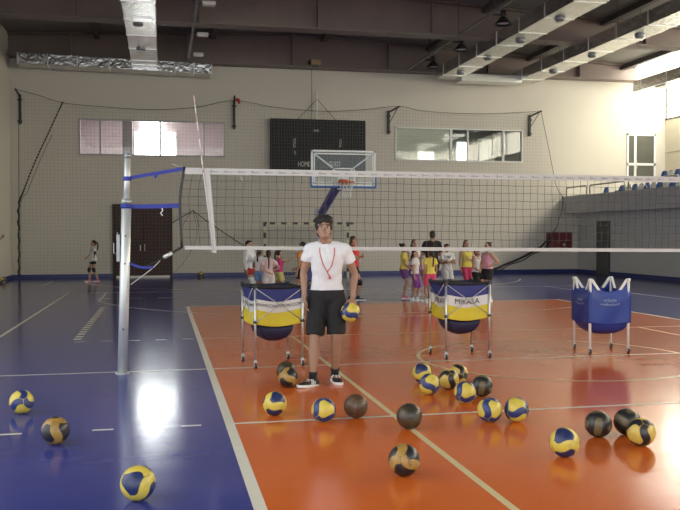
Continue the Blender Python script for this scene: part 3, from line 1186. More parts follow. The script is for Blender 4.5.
strap('upper_strap', (-.43, -.10, 2.262), (.27, 0, 2.40), .042, BLUES)
MB().tube([(px(2.26) - .457, -.1, 2.24), (px(2.26) - .457, -.1, 2.29)], .045, 16).build('upper_loop', BLUES, o, True)
strap('lower_strap', (-.45, -.10, 1.945), (.215, 0, 1.962), .05, BLUES, .006)
MB().tube([(px(1.94) - .457, -.1, 1.92), (px(1.94) - .457, -.1, 1.97)], .064, 16).build('lower_loop', BLUES, o, True)
MB().box((-.06, -.06, 2.305), (.03, .02, .05), 0, Euler((0, .4, 0))).build('strap_buckle', BLUES, o)
MB().tube([(.0, -.03, 1.94), (.015, -.035, 1.90), (-.01, -.035, 1.87), (.012, -.03, 1.84)], .008, 6).build('strap_end', WHITEP, o)
m = MB()
m.tube(crom([(.235, 0, 1.465), (.17, 0, 1.43), (.10, -.02, 1.385)], 4), .014, 6)
m.tube(crom([(.03, -.03, 1.35), (-.08, -.05, 1.29), (-.25, -.08, 1.22)], 4), .008, 6)
m.build('lower_rope', ROPE, o, True)
MB().tube([(.12, -.02, 1.40), (.02, -.03, 1.345)], .024, 8).build('tensioner', CHROME, o, True)
MB().tube(crom([(-.02, -.04, 1.31), (-.12, -.06, 1.21), (-.36, -.1, 1.03)], 5), .006, 5).build('tail_cord', TAPE, o, True)
strap('loose_strap', (-.37, -.12, 1.285), (-.10, -.06, 1.235), .03, BLUES, .025)
m = MB().tube(crom([(.12, 0, 2.455), (.20, 0, 2.43), (.30, 0, 2.41)], 4), .004, 5)
m.build('top_cord', TAPE, o)
for x in (.92, 1.88, 6.3, 7.2):
    MB().tube(crom([(x, -.012, ztop(x) - .07), (x + .015, -.02, ztop(x) - .10), (x + .045, -.02, ztop(x) - .15)], 3), .004, 5).build('tie_cord', TAPE, o)

o = empty('net_antenna', (.60, ny - .02, 1.42), 0, 'thin red and white striped antenna leaning up from the net side band', 'antenna')
a, b = V((0, 0, 0)), V((-.215, 0, 1.84))
MB().tube([a, b], .0058, 8).build('rod', M('antenna_white', (.75, .74, .72), .4), o, True)
for k in range(5):
    f0 = 1 - (k * .11 + .0)
    MB().tube([a.lerp(b, f0 - .055), a.lerp(b, f0)], .0066, 8).build('red_stripe', M('antenna_red', (.56, .36, .33), .4), o, True)


# ------------------------------------------------------------------ ball carts
def make_cart(label, loc_, rz, w, bag, legm, text, blue=False):
    o = empty('ball_cart', loc_, rz, label, 'ball cart', 'ball carts by the net')
    H = 1.0
    h = w / 2
    cs = [(-h, -h), (h, -h), (h, h), (-h, h)]
    for (x, y) in cs:
        lg = MB().tube([(x, y, .085), (x, y, H)], .014 if not blue else .019, 10).build('leg', legm, o, True)
        MB().tube([(x, y, .075), (x, y, .10)], .016, 10).box((x, y, .075), (.034, .04, .012)).box((x - .016, y - .012, .055), (.004, .028, .06)).box((x + .016, y - .012, .055), (.004, .028, .06)).build('caster_fork', CHROME, lg)
        MB().lathe((x, y - .014, .036), [(.008, -.013), (.034, -.012), (.036, -.006), (.036, .006), (.034, .012), (.008, .013)], 18, axis='x').build('caster_wheel', BLACKP, lg, True)
    # bag: four walls between the legs
    n = 12
    per = []
    for k in range(4):
        a, b = V(cs[k] + (0,)), V(cs[(k + 1) % 4] + (0,))
        for i in range(n):
            per.append((a.lerp(b, i / n), i / n, k))
    m = MB()
    top, bot = (.985, .53) if not blue else (1.0, .42)
    rows = 22
    grid = []
    for j in range(rows + 1):
        f = j / rows
        ring = []
        for p, t, k in per:
            s = math.sin(PI * t)
            inn = .03 * s * (1 + f) + .012 * math.sin(9 * t + k * 2 + f * 3) * s
            if blue:
                rim = top - .16 * s ** .55
                zb = bot - .03 * s
                z = rim + (zb - rim) * f
                inn = .004 * s + .016 * math.sin(7 * t + k * 2.1 + 4 * f) * s * f - (.028 * min(1, max(0, (f - .10) / .22)) if f > .10 else 0)
            else:
                rim = top - .012 * s
                z = rim + (bot - .045 * s - rim) * f - .055 * s * f * (1 - f) * 2
            c = V((0, 0, 0))
            q = p * (1 - inn / h)
            ring.append(m.bm.verts.new((q.x, q.y, z)))
        grid.append(ring)
    N = len(per)
    for j in range(rows):
        f = (j + .5) / rows
        for i in range(N):
            fc = m.bm.faces.new((grid[j][i], grid[j][(i + 1) % N], grid[j + 1][(i + 1) % N], grid[j + 1][i]))
            fc.material_index = 0 if blue else (3 if f < .05 else 0 if f < .30 else 1 if f < .60 else 2)
    me = m.mesh('bag_walls')
    bo = link('bag', me, bag, o, True)
    so = bo.modifiers.new('thick', 'SOLIDIFY')
    so.thickness = .004
    # hanging bottom
    m = MB()
    rr = []
    zs = [(.0, .98), (.25, .96), (.5, .88), (.75, .70), (.92, .42), (1.0, .12)] if not blue else [(0, 1.12), (.12, 1.11), (.4, 1.0), (.68, .84), (.9, .55), (1, .2)]
    zt, zb = (bot - .01, .29) if not blue else (bot + .03, .24)
    for f, sc in zs:
        ring = []
        for p, t, k in per:
            s = math.sin(PI * t)
            k2 = sc * (.76 if not blue else .95)
            q = p * (k2 * (1 - (.10 if not blue else .035) * s - (.0 if blue else .06 * math.sin(5 * t + k))))
            ring.append((q.x, q.y, zt - .05 * s * (1 - f) - (zt - zb) * f))
        rr.append(ring)
    m.rings(rr)
    mm_ = bag[0] if blue else bag[4]
    m.build('bag_bottom', mm_, o, True)
    if not blue:
        for k in range(4):
            a, b = V(cs[k] + (0,)), V(cs[(k + 1) % 4] + (0,))
            nrm = (a + b).normalized()
            for s in (0, 1):
                p, q = (a, b) if s == 0 else (b, a)
                off_ = nrm * (.022 + .010 * s)
                MB().tube([p + V((0, 0, .97)) + off_, q + V((0, 0, .56)) + off_], .006, 6).build('brace', M('brace_grey', (.42, .42, .42), .35, .7), o, True)
        for (x, y) in cs:
            MB().box((x, y, .56), (.045, .045, .035), 0, None, .006).build('brace_joint', BLACKP, o)
            MB().box((x, y, .985), (.05, .05, .06), 0, None, .01).build('corner_sleeve', BLACKP, o)
        m = MB()
        rr = [(p * 1.01 + V((0, 0, .985 - .012 * math.sin(PI * t))))[:] for p, t, k in per]
        m.tube(rr, .013, 6, closed=True)
        m.build('rim', M('rim_black', (.012, .012, .018), .7), o, True)
    else:
        for ci, (x, y) in enumerate(cs):
            m = MB()
            m.box((x, y, 1.0), (.05, .05, .03), 0, None, .006)
            for dx, dy in ((-math.copysign(1, x), 0), (0, -math.copysign(1, y))):
                a = V((x + dx * .02, y + dy * .02, 1.005))
                b = V((x + dx * .12, y + dy * .12, .86))
                rr = []
                sd = V((dy, dx, 0)) * .012
                wv = V((dx, dy, 0)) * .02
                for p in (a, b):
                    rr.append([p - wv + sd, p + wv + sd, p + wv - sd, p - wv - sd])
                m.rings(rr)
            m.build('corner_arm', legm, o)

    tree = BVHTree.FromPolygons([v.co for v in me.vertices], [p.vertices for p in me.polygons])

    def hug(side):
        # lay the lettering on the sagging cloth
        def f_(p):
            s = math.sin(PI * min(1, max(0, (p.x + h) / w if side == 'front' else (h - p.y) / w)))
            z = p.z - .035 * s
            if side == 'front':
                hit = tree.ray_cast(V((p.x, -2, z)), V((0, 1, 0)))
                return V((p.x, (hit[0].y if hit[0] else -h) - .006, z))
            hit = tree.ray_cast(V((-2, p.y, z)), V((1, 0, 0)))
            return V(((hit[0].x if hit[0] else -h) - .006, p.y, z))
        return f_
    for side, ex, org in (('front', (1, 0, 0), (.0, -h - .01, 0)), ('left', (0, -1, 0), (-h - .01, 0, 0))):
        for tx_, z, s, st, mt in text:
            if side == 'left' and s < 0:
                continue
            text_on('lettering', tx_, mt, o, (org[0], org[1], z), ex, (0, 0, 1), abs(s), st, .002, hug(side))
    return o


NAVY = M('cloth_navy', (.022, .03, .16), .55, var=.25, scale=6)
CWHT = M('cloth_white', (.62, .61, .58), .7, var=.08, scale=6)
CYEL = M('cloth_yellow', (.62, .50, .03), .65, var=.12, scale=6)
CNAV = M('cloth_dark_navy', (.012, .014, .05), .6, var=.3, scale=8)
RIMB = M('cloth_black', (.012, .012, .018), .7)
CBLU = M('cloth_royal_blue', (.010, .034, .22), .45, var=.35, scale=4)
CINK = M('cloth_ink', (.04, .04, .06), .7)
CWI = M('cloth_white_print', (.55, .60, .72), .6)
GLEG = M('leg_silver', (.52, .53, .53), .35, .75)
WLEG = M('leg_white', (.70, .70, .67), .4)
bagm = [NAVY, CWHT, CYEL, RIMB, CNAV]
make_cart('folding ball cart with navy, white and yellow cloth beside the man in white', (1.345, 10.47, 0), .16, .60, bagm, GLEG, [('WWW.CHAMPION.COM', .775, .058, .92, CINK)])
make_cart('folding ball cart with navy, white and yellow cloth in front of the right group', (3.87, 10.63, 0), .03, .60, bagm, GLEG, [('MIKASA', .77, .10, 1.0, CINK)])
make_cart('ball cart with plain royal blue bag and white legs', (5.935, 10.64, 0), -.09, .54, [CBLU], WLEG, [('mikasa', .755, .062, 1.1, CWI), ('volleyball', .70, .044, 1.7, CWI)], True)


# ------------------------------------------------------------------ balls
R = .1065


def swirl(u, v):
    r = math.sqrt(u * u + v * v)
    a = .80 * r
    return u * math.cos(a) - v * math.sin(a), u * math.sin(a) + v * math.cos(a)


def ball_mesh(name, mat_, mode, cut=.38):
    """Eighteen-panel ball: a cube sphere whose six faces carry curved strips; 'stripe' runs across the strips, 'seam' is 0 on a seam."""
    bm = bmesh.new()
    n = 30
    st = bm.verts.layers.float.new('stripe')
    se = bm.verts.layers.float.new('seam')
    axes = [((0, 0, 1), (1, 0, 0)), ((0, 0, -1), (1, 0, 0)), ((1, 0, 0), (0, 1, 0)), ((-1, 0, 0), (0, 1, 0)), ((0, 1, 0), (0, 0, 1)), ((0, -1, 0), (0, 0, 1))]
    for nrm, ua in axes:
        nrm, ua = V(nrm), V(ua)
        va = nrm.cross(ua)
        g = []
        for i in range(n + 1):
            row = []
            for j in range(n + 1):
                u, v = -1 + 2 * i / n, -1 + 2 * j / n
                p = (nrm + ua * math.tan(u * PI / 4) + va * math.tan(v * PI / 4)).normalized()
                if mode == 'swirl':
                    su, sv = swirl(u, v)
                else:
                    su, sv = u, v
                d = min(abs(abs(sv) - .38), 1 - abs(u), 1 - abs(v)) if mode != 'swirl' else min(abs(abs(sv) - cut), .5)
                dip = math.exp(-(d / .035) ** 2)
                vert = bm.verts.new(p * (R - .0016 * dip))
                vert[st] = sv
                vert[se] = d
                row.append(vert)
            g.append(row)
        for i in range(n):
            for j in range(n):
                f = bm.faces.new((g[i][j], g[i + 1][j], g[i + 1][j + 1], g[i][j + 1]))
                f.smooth = True
    bmesh.ops.recalc_face_normals(bm, faces=bm.faces)
    me = bpy.data.meshes.new(name)
    bm.to_mesh(me)
    bm.free()
    me.materials.append(mat_)
    return me


def ball_mat(name, cin, cout, seam, rough=.38, wear=.12, dirt=(.15, .12, .08), cut=.38):
    """cin: colour of the middle strips, cout: of the outer ones; both scuffed by noise."""
    m = bpy.data.materials.new(name)
    m.use_nodes = True
    nt = m.node_tree
    L = nt.links.new
    b = nt.nodes['Principled BSDF']
    at = nt.nodes.new('ShaderNodeAttribute')
    at.attribute_name = 'stripe'
    ab = nt.nodes.new('ShaderNodeMath')
    ab.operation = 'ABSOLUTE'
    L(at.outputs['Fac'], ab.inputs[0])
    lt = nt.nodes.new('ShaderNodeMath')
    lt.operation = 'LESS_THAN'
    lt.inputs[1].default_value = cut
    L(ab.outputs[0], lt.inputs[0])
    mx = nt.nodes.new('ShaderNodeMix')
    mx.data_type = 'RGBA'
    mx.inputs[6].default_value = (*cout, 1)
    mx.inputs[7].default_value = (*cin, 1)
    L(lt.outputs[0], mx.inputs[0])
    a2 = nt.nodes.new('ShaderNodeAttribute')
    a2.attribute_name = 'seam'
    l2 = nt.nodes.new('ShaderNodeMath')
    l2.operation = 'LESS_THAN'
    l2.inputs[1].default_value = .022
    L(a2.outputs['Fac'], l2.inputs[0])
    mx2 = nt.nodes.new('ShaderNodeMix')
    mx2.data_type = 'RGBA'
    mx2.inputs[7].default_value = (*seam, 1)
    L(l2.outputs[0], mx2.inputs[0])
    L(mx.outputs[2], mx2.inputs[6])
    tc = nt.nodes.new('ShaderNodeTexCoord')
    no = nt.nodes.new('ShaderNodeTexNoise')
    no.inputs['Scale'].default_value = 14
    no.inputs['Detail'].default_value = 7
    no.inputs['Roughness'].default_value = .7
    L(tc.outputs['Object'], no.inputs['Vector'])
    cr = nt.nodes.new('ShaderNodeValToRGB')
    cr.color_ramp.elements[0].position = .48
    cr.color_ramp.elements[1].position = .75
    cr.color_ramp.elements[1].color = (wear * 3, wear * 3, wear * 3, 1)
    L(no.outputs['Fac'], cr.inputs[0])
    mx3 = nt.nodes.new('ShaderNodeMix')
    mx3.data_type = 'RGBA'
    mx3.inputs[7].default_value = (*dirt, 1)
    L(cr.outputs[0], mx3.inputs[0])
    L(mx2.outputs[2], mx3.inputs[6])
    L(mx3.outputs[2], b.inputs['Base Color'])
    b.inputs['Roughness'].default_value = rough
    return m


YEL, BLU, BLK_ = (.58, .46, .07), (.016, .032, .14), (.012, .013, .018)
KIND = {
    'yb': ball_mesh('ball_yellow_blue', ball_mat('ball_yellow_blue', BLU, YEL, (.10, .09, .05)), 'swirl'),
    'by': ball_mesh('ball_blue_yellow', ball_mat('ball_blue_yellow', YEL, (.013, .024, .095), (.05, .05, .05), cut=.44), 'swirl', .44),
    'worn': ball_mesh('ball_worn_mustard', ball_mat('ball_worn_mustard', (.34, .20, .045), BLK_, (.02, .02, .02), .35, .2, (.10, .07, .04), cut=.42), 'swirl', .42),
    'black': ball_mesh('ball_black_yellow', ball_mat('ball_black_yellow', BLK_, (.55, .40, .08), (.05, .04, .03), .35), 'swirl'),
    'brown': ball_mesh('ball_brown', ball_mat('ball_brown', (.085, .045, .022), (.075, .040, .020), (.20, .13, .08), .4, .2, (.05, .03, .02)), 'strips'),
    'olive': ball_mesh('ball_olive', ball_mat('ball_olive', (.06, .042, .02), (.035, .028, .018), (.05, .035, .02), .35, .25, (.025, .02, .015)), 'swirl'),
    'stripe': ball_mesh('ball_striped_olive', ball_mat('ball_striped_olive', (.13, .10, .05), (.016, .018, .016), (.012, .012, .012), .32, .2, (.03, .025, .02)), 'strips'),
}


def ball(kind, x, y, label, rot, z=None):
    o = bpy.data.objects.new('volleyball', KIND[kind])
    COL.objects.link(o)
    o.location = (x, y, R if z is None else z)
    o.rotation_euler = rot
    tag(o, label, 'ball', 'volleyballs')
    return o


BALLS = [
    ('yb', -1.25, 8.03, 'yellow and blue volleyball on the blue floor, the farthest left there', (.15, .25, -.5)),
    ('worn', -.81, 6.79, 'worn black and mustard volleyball on the blue floor, middle one of the three there', (.1, -.9, .1)),
    ('by', -.15, 5.24, 'yellow and blue volleyball on the blue floor, nearest the camera', (.2, -.2, .35)),
    ('by', .98, 7.46, 'blue and yellow volleyball on the orange floor, leftmost before the man', (.1, 1.0, .15)),
    ('worn', 1.30, 8.80, 'dull black and orange volleyball just beside the right foot of the man', (.1, 1.45, .2)),
    ('olive', 1.34, 9.22, 'dark volleyball half hidden behind the black and orange one beside the cart', (.7, .2, .4)),
    ('yb', 1.355, 7.09, 'yellow volleyball with blue bands straight in front of the man, left of a brown ball', (.75, .5, .6)),
    ('brown', 1.665, 7.20, 'plain brown leather volleyball with pale seams', (.15, .1, .5)),
    ('olive', 2.005, 6.70, 'dark brown volleyball lying on the diagonal yellow line', (.2, .6, .4)),
    ('yb', 2.63, 8.09, 'yellow and blue volleyball at the front left of the clustered balls', (.1, 1.4, -.3)),
    ('by', 2.77, 8.78, 'volleyball at the very back of the clustered balls, partly hidden by two others', (.2, .6, -.2)),
    ('black', 2.92, 8.33, 'black and yellow volleyball in the middle of the clustered balls', (.3, -.9, -.2)),
    ('black', 3.13, 8.62, 'black and yellow volleyball lying behind the cluster beside a dark brown one', (.5, .2, -.5)),
    ('yb', 2.83, 7.60, 'mostly yellow volleyball at the front right of the clustered balls', (.7, .6, .5)),
    ('stripe', 3.12, 7.90, 'dark olive volleyball at the right end of the clustered balls', (.15, .2, -.4)),
    ('yb', 2.755, 6.80, 'yellow and navy volleyball on the white line, left of its near twin', (.65, .3, .9)),
    ('yb', 2.985, 6.76, 'blue and yellow volleyball right of its near twin by the white line', (.1, .55, -.25)),
    ('by', 2.855, 5.62, 'blue volleyball with one wavy yellow band, alone at lower right', (.1, .65, -.4)),
    ('stripe', 3.395, 6.11, 'black volleyball with upright olive stripes, left of the three balls at right', (.1, .12, -.5)),
    ('stripe', 3.66, 6.13, 'dark volleyball half hidden behind a yellow one at far right', (.4, .3, .5)),
    ('black', 3.575, 5.79, 'yellow and black volleyball at far right, in front of a dark one', (.15, -.85, -.35)),
    ('yb', -5.15, 29.6, 'yellow volleyball against the left wall in the far corner', (.4, .2, .1)),
    ('black', 1.45, 32.25, 'tiny dark volleyball lying against the back wall right of the brown door', (.4, .8, .1)),
]
for b_ in BALLS:
    ball(b_[0], b_[1], b_[2], b_[3], b_[4])
tb = ball('worn', 1.58, 5.40, 'black and yellow volleyball with printed letters, nearest the camera on orange', (0, 0, 0))
tb.rotation_euler = (.25, 1.35, .55)


def print_on_ball(o, txt, d, up, size):
    """Letters wrapped round a ball, facing direction d in the ball's own frame."""
    d = V(d).normalized()
    up = V(up)
    up = (up - d * up.dot(d)).normalized()
    ex = up.cross(d)
    me = text_mesh(txt, size)
    for v in me.vertices:
        x, y, z = v.co
        p = d + (ex * x + up * y) / R
        v.co = p.normalized() * (R + .0008)
    return link('print', me, BLACKP, o)


Ri = tb.rotation_euler.to_matrix().inverted()
print_on_ball(tb, 'MIKASA', Ri @ V((.02, -.9, .35)), Ri @ V((1, .3, .1)), .036)
# ------------------------------------------------------------------ people
def skin_mat(name, c):
    return M(name, c, .5, var=.07, scale=9)


EYEW = M('eye_white', (.36, .33, .30), .4)
DARK = M('eye_dark', (.012, .009, .008), .4)
LIPS = M('lips', (.24, .085, .07), .5)

TORSO = [  # height 0 at the crotch .. 1 at the shoulder line: half width, half depth, centre forward(-)/back(+)  (per metre of stature)
    (-.02, .040, .038, .004), (.05, .080, .056, .006), (.12, .092, .064, .008), (.20, .093, .066, .010), (.28, .086, .060, .008), (.40, .073, .052, .002),
    (.52, .072, .052, -.002), (.64, .079, .058, -.004), (.76, .086, .063, -.006), (.87, .088, .060, .0), (.96, .078, .050, .006), (1.02, .058, .042, .010)]


class Fig:
    """One person: joints, a continuous skin, hair and clothes as children of one Empty at the feet. Local frame: faces -Y, own left is +X."""

    def __init__(s, label, loc_, rz, h, skin, hs=None, shz=None, wid=1.0, hipw=1.0, dep=1.0, lean=(0, 0), hip=(0, 0), head=(0, 0, 0), headoff=(0, 0), armL=None, armR=None,
                 footL=(.055, 0, 0, 0), footR=(-.055, 0, 0, 0), voxel=.0065, group=None, curlL=.35, curlR=.35, handL=None, handR=None, shw=.098, limb=1.0):
        s.o = empty('person', loc_, rz, label, 'person', group)
        s.h, s.skin, s.wid, s.hipw, s.dep, s.vox, s.limb = h, skin, wid, hipw, dep, voxel, limb
        s.hs = hs or (.15 * h if h < 1.5 else .132 * h)
        s.chin = h - s.hs
        s.shz = shz or s.chin - .046 * h
        s.cz = .475 * h
        s.lean, s.hipo = V((lean[0], lean[1], 0)), V((hip[0], hip[1], 0))
        s.headang, s.headoff = head, V((headoff[0], headoff[1], 0))
        s.sh = {1: s.spine(s.shz) + V((shw * h, .006 * h, -.012 * h)), -1: s.spine(s.shz) + V((-shw * h, .006 * h, -.012 * h))}
        s.foot = {1: footL, -1: footR}
        s.arm = {}
        for sd, a in ((1, armL), (-1, armR)):
            s.arm[sd] = s.armpose(sd, a)
        s.curl = {1: curlL, -1: curlR}
        s.hand = {1: handL, -1: handR}
        s.legs()

    def spine(s, z):
        f = (z - s.cz) / (s.shz - s.cz)
        return V((0, 0, z)) + s.hipo * (1 - max(0, min(1, f))) + s.lean * max(0, f) ** 1.15

    def armpose(s, sd, a):
        h = s.h
        sh = s.sh[sd]
        P = lambda x, y, z: sh + V((sd * x * h, y * h, z * h))
        if a is None or a == 'down':
            return P(.030, .012, -.165), P(.036, -.025, -.305)
        if a == 'hip':
            return P(.105, .055, -.125), V((sd * .085 * h, -.02 * h, .60 * h)) + s.hipo
        if a == 'fold':
            return P(.045, -.045, -.155), V((-sd * .015 * h, -.125 * h, s.shz - .135 * h)) + s.lean * .7
        if a == 'front':
            return P(.03, -.02, -.16), V((sd * .03 * h, -.13 * h, .54 * h)) + s.hipo
        if a == 'back':
            return P(.055, .06, -.145), V((-sd * .01 * h, .105 * h, .575 * h)) + s.hipo
        return V(a[0]), V(a[1])

    def legs(s):
        h = s.h
        L = .155 * h
        s.L = L
        s.ank, s.knee, s.hipj, s.fr = {}, {}, {}, {}
        for sd in (1, -1):
            x, y, yaw, pitch = s.foot[sd]
            if abs(x) < .5 and False:
                pass
            d = V((math.sin(yaw), -math.cos(yaw), 0))
            sidev = V((0, 0, 1)).cross(d)
            Rm = Matrix.Rotation(-pitch, 3, sidev) if pitch else Matrix.Identity(3)
            ball = V((x, y, 0)) + d * (.45 * L)
            s.fr[sd] = (ball, d, sidev, Rm)
            s.ank[sd] = s.fp(sd, -.02, 0, .055 * h)
            s.hipj[sd] = V((sd * .052 * h * s.hipw, 0.004 * h, .50 * h)) + s.hipo
            a, b = s.hipj[sd], s.ank[sd]
            dist = (a - b).length
            full = .462 * h
            bend = math.sqrt(max(0, (full / 2) ** 2 - (dist / 2) ** 2)) if dist < full else 0
            mid = b + (a - b) * .52
            s.knee[sd] = mid + V((d.x * .5, -1, 0)).normalized() * max(bend, .012 * h)

    def fp(s, sd, u, w, v):
        """point in the foot's own frame: u along the toes in foot lengths, w sideways in metres, v up in metres"""
        ball, d, sidev, Rm = s.fr[sd]
        return ball + Rm @ (d * ((u - .45) * s.L) + sidev * w + V((0, 0, v)))

    # --- geometry pieces
    def torso_rings(s, mb, t0, t1, off=0.0, n=26, k=18, flare=0.0, power=2.4, hem=0.0):
        rings = []
        for i in range(k + 1):
            t = t0 + (t1 - t0) * i / k
            for a, b in zip(TORSO, TORSO[1:]):
                if a[0] <= t <= b[0] or (b is TORSO[-1] and t > b[0]) or (a is TORSO[0] and t < a[0]):
                    f = max(0, min(1, (t - a[0]) / (b[0] - a[0])))
                    rx, ry, cy = (a[j] + (b[j] - a[j]) * f for j in (1, 2, 3))
                    break
            z = s.cz + (s.shz - s.cz) * t
            wx = s.wid if t > .45 else s.hipw + (s.wid - s.hipw) * max(0, t / .45)
            c = s.spine(z) + V((0, cy * s.h, 0))
            fl = flare * max(0, 1 - i / (k * .7))
            rx, ry = rx * s.h * wx + off + fl, ry * s.h * s.dep + off + fl * .9
            rg = []
            for j in range(n):
                a = 2 * PI * j / n
                ca, sa = math.cos(a), math.sin(a)
                rg.append(c + V((rx * math.copysign(abs(ca) ** (2 / power), ca), ry * math.copysign(abs(sa) ** (2 / power), sa), 0)))
            rings.append(rg)
        mb.rings(rings)

    def limb_tube(s, mb, pts, n=14, k=5):
        q = crom(pts, k)
        mb.tube([p[:3] for p in q], [(p[3], p[4]) for p in q], n)

    def arm_pts(s, sd, off=0.0, upto=1.0):
        h, m = s.h, s.limb
        sh, (el, wr) = s.sh[sd], s.arm[sd]
        inn = sh + V((-sd * .045 * h, 0, .006 * h))
        a = [(*inn, .036 * h * m + off, .036 * h * m + off), (*sh, .034 * h * m + off, .035 * h * m + off)]
        for f, r in ((.35, .0295), (.65, .0262), (1, .0222)):
            a.append((*sh.lerp(el, f), r * h * m + off, r * h * m + off))
        for f, r in ((.25, .0235), (.6, .0195), (1, .0138)):
            a.append((*el.lerp(wr, f), r * h * m + off, r * .88 * h * m + off))
        return a

    def leg_pts(s, sd, off=0.0):
        h, m = s.h, s.limb
        a, k, b = s.hipj[sd], s.knee[sd], s.ank[sd]
        out = [(*(a + V((0, 0, .03 * h))), .040 * h * m + off, .046 * h * m + off)]
        for f, r in ((0, .051), (.3, .049), (.7, .039), (1, .0315)):
            out.append((*a.lerp(k, f), r * h * m + off, r * 1.04 * h * m + off))
        for f, r, by in ((.22, .031, .004), (.42, .0325, .008), (.72, .0245, .004), (1, .0185, 0)):
            p = k.lerp(b, f)
            out.append((p.x, p.y + by * h, p.z, r * h * m + off, r * 1.1 * h * m + off))
        return out

    def head_frame(s):
        yaw, pit, roll = s.headang
        R3 = Euler((pit, roll, yaw)).to_matrix()   # positive pitch about X tips the face (on -Y) up; negative bows it
        piv = s.spine(s.chin) + V((s.headoff.x, s.headoff.y + .012 * s.h, s.hs * .18))
        return piv, R3

    def hp(s, x, y, z):
        """head point: unit = head height, z from the chin"""
        piv, R3 = s.head_frame()
        return piv + R3 @ (V((x, y, z - .18)) * s.hs)

    def build_hand(s, mb, sd):
        h = s.h
        el, wr = s.arm[sd]
        spec = s.hand[sd]
        sc = h / 1.75 * (1.06 if h > 1.5 else 1.12)
        if spec:
            d, nrm = V(spec[0]).normalized(), V(spec[1]).normalized()
        else:
            d = (wr - el).normalized()
            nrm = V((-sd, .0, .15))
        nrm = (nrm - d * nrm.dot(d)).normalized()          # out of the palm
        w = d.cross(nrm).normalized()
        # thumb side: towards the front for a hanging hand
        ths = 1 if w.y < 0 else -1
        if abs(w.y) < .3:
            ths = 1 if w.x * sd < 0 else -1
        if spec and len(spec) > 2:
            ths = spec[2]
        w = w * ths
        rows = []
        for f, hw, ht in ((-.12, .023, .018), (.05, .027, .017), (.35, .036, .016), (.75, .041, .0145), (1.0, .038, .012)):
            c = wr + d * (f * .085 * sc)
            rows.append([c + w * (hw * sc * math.cos(a)) + nrm * (ht * sc * math.sin(a)) for a in [2 * PI * j / 12 for j in range(12)]])
        mb.rings(rows)
        c0 = s.curl[sd]
        fr = .0080 * sc if h > 1.5 else max(.0062, .0082 * sc)
        for k, (lat, ln, st) in enumerate(((.030, .068, .92), (.010, .077, .98), (-.011, .072, .96), (-.030, .055, .90))):
            p = wr + d * (st * .085 * sc) + w * (lat * sc)
            dd = (d + w * (lat * 3.6)).normalized()
            pts, rr = [p - dd * .02 * sc, p], [fr * 1.1, fr * 1.1]
            ang = c0 * .6
            for seg in (.45, .32, .23):
                dir_ = (dd * math.cos(ang) + nrm * math.sin(ang)).normalized()
                p = p + dir_ * (ln * seg * sc)
                pts.append(p)
                rr.append(fr * (1.0 - .12 * len(rr) / 4))
                ang += c0 * (1.0 + .1 * k)
            mb.tube(pts, rr, 8)
        p = wr + d * (.022 * sc) + w * (.022 * sc)
        pts, rr = [p], [fr * 1.35]
        dd = (d * .75 + w * .75 + nrm * .25).normalized()
        for seg, tw in ((.036, 0), (.030, .25), (.024, .45)):
            q = (dd + (d - w) * tw * .6 + nrm * (tw * c0)).normalized()
            p = p + q * (seg * sc)
            pts.append(p)
            rr.append(fr * (1.2 - .1 * len(rr)))
        mb.tube(pts, rr, 8)

    def build_foot(s, mb, sd, off=0.0):
        rows = []
        for u, hw, ht in ((-.25, .014, .026), (-.20, .0175, .036), (-.05, .0185, .045), (.15, .020, .038), (.40, .0245, .024), (.58, .023, .017), (.70, .014, .012)):
            r = []
            for j in range(12):
                a = 2 * PI * j / 12
                ca, sa = math.cos(a), math.sin(a)
                r.append(s.fp(sd, u, hw * s.h * math.copysign(abs(ca) ** .8, ca), .006 * s.h + (ht * s.h) * (.5 + .5 * math.copysign(abs(sa) ** .8, sa))))
            rows.append(r)
        mb.rings(rows)

    def body(s):
        mb = MB()
        h, hs = s.h, s.hs
        s.torso_rings(mb, -.02, 1.02)
        nb = s.spine(s.shz + .004 * h) + V((0, .012 * h, 0))
        nt = s.hp(0, .08, .20)
        nw = .030 * h * (1.12 if h > 1.5 else .88)
        mb.tube(crom([tuple(nb - V((0, 0, .03 * h))), tuple(nb + V((0, 0, .012 * h))), tuple(nb.lerp(nt, .6)), tuple(nt)], 3), [nw * 1.5, nw * 1.42, nw * 1.3, nw * 1.18, nw * 1.08, nw * 1.02, nw, nw, nw, nw], 14)
        # trapezius slope
        for sd in (1, -1):
            mb.tube([nb + V((0, 0, .012 * h)), (nb + s.sh[sd]) / 2 + V((0, 0, .004 * h)), s.sh[sd]], [.026 * h, .028 * h, .030 * h], 10)
        prof = [(0.0, .10, .075, -.270), (.05, .165, .15, -.235), (.11, .205, .235, -.165), (.2, .235, .305, -.095), (.3, .262, .352, -.045), (.42, .285, .385, -.015),
                (.55, .302, .405, 0), (.68, .312, .412, .012), (.80, .292, .385, .02), (.90, .235, .305, .025), (.965, .14, .185, .025), (1.0, .04, .05, .025)]
        q = crom(prof, 3)
        mb.rings([[s.hp(rx * math.cos(a), cy + ry * math.sin(a), z) for a in [2 * PI * j / 20 for j in range(20)]] for z, rx, ry, cy in q])
        # nose, brow ridge, cheeks, ears
        mb.tube([s.hp(0, -.385, .55), s.hp(0, -.425, .44), s.hp(0, -.485, .345), s.hp(0, -.40, .30)], [.030 * hs, .040 * hs, .055 * hs, .035 * hs], 8)
        for sd in (1, -1):
            mb.ell(s.hp(sd * .045, -.42, .325), (.04 * hs, .045 * hs, .035 * hs), 0, None, 10, 8)
            mb.ell(s.hp(sd * .13, -.335, .575), (.11 * hs, .06 * hs, .035 * hs), 0, None, 10, 8)
            mb.ell(s.hp(sd * .318, .05, .44), (.035 * hs, .085 * hs, .125 * hs), 0, s.head_frame()[1], 10, 8)
        mb.ell(s.hp(0, -.355, .20), (.10 * hs, .045 * hs, .032 * hs), 0, s.head_frame()[1], 10, 8)
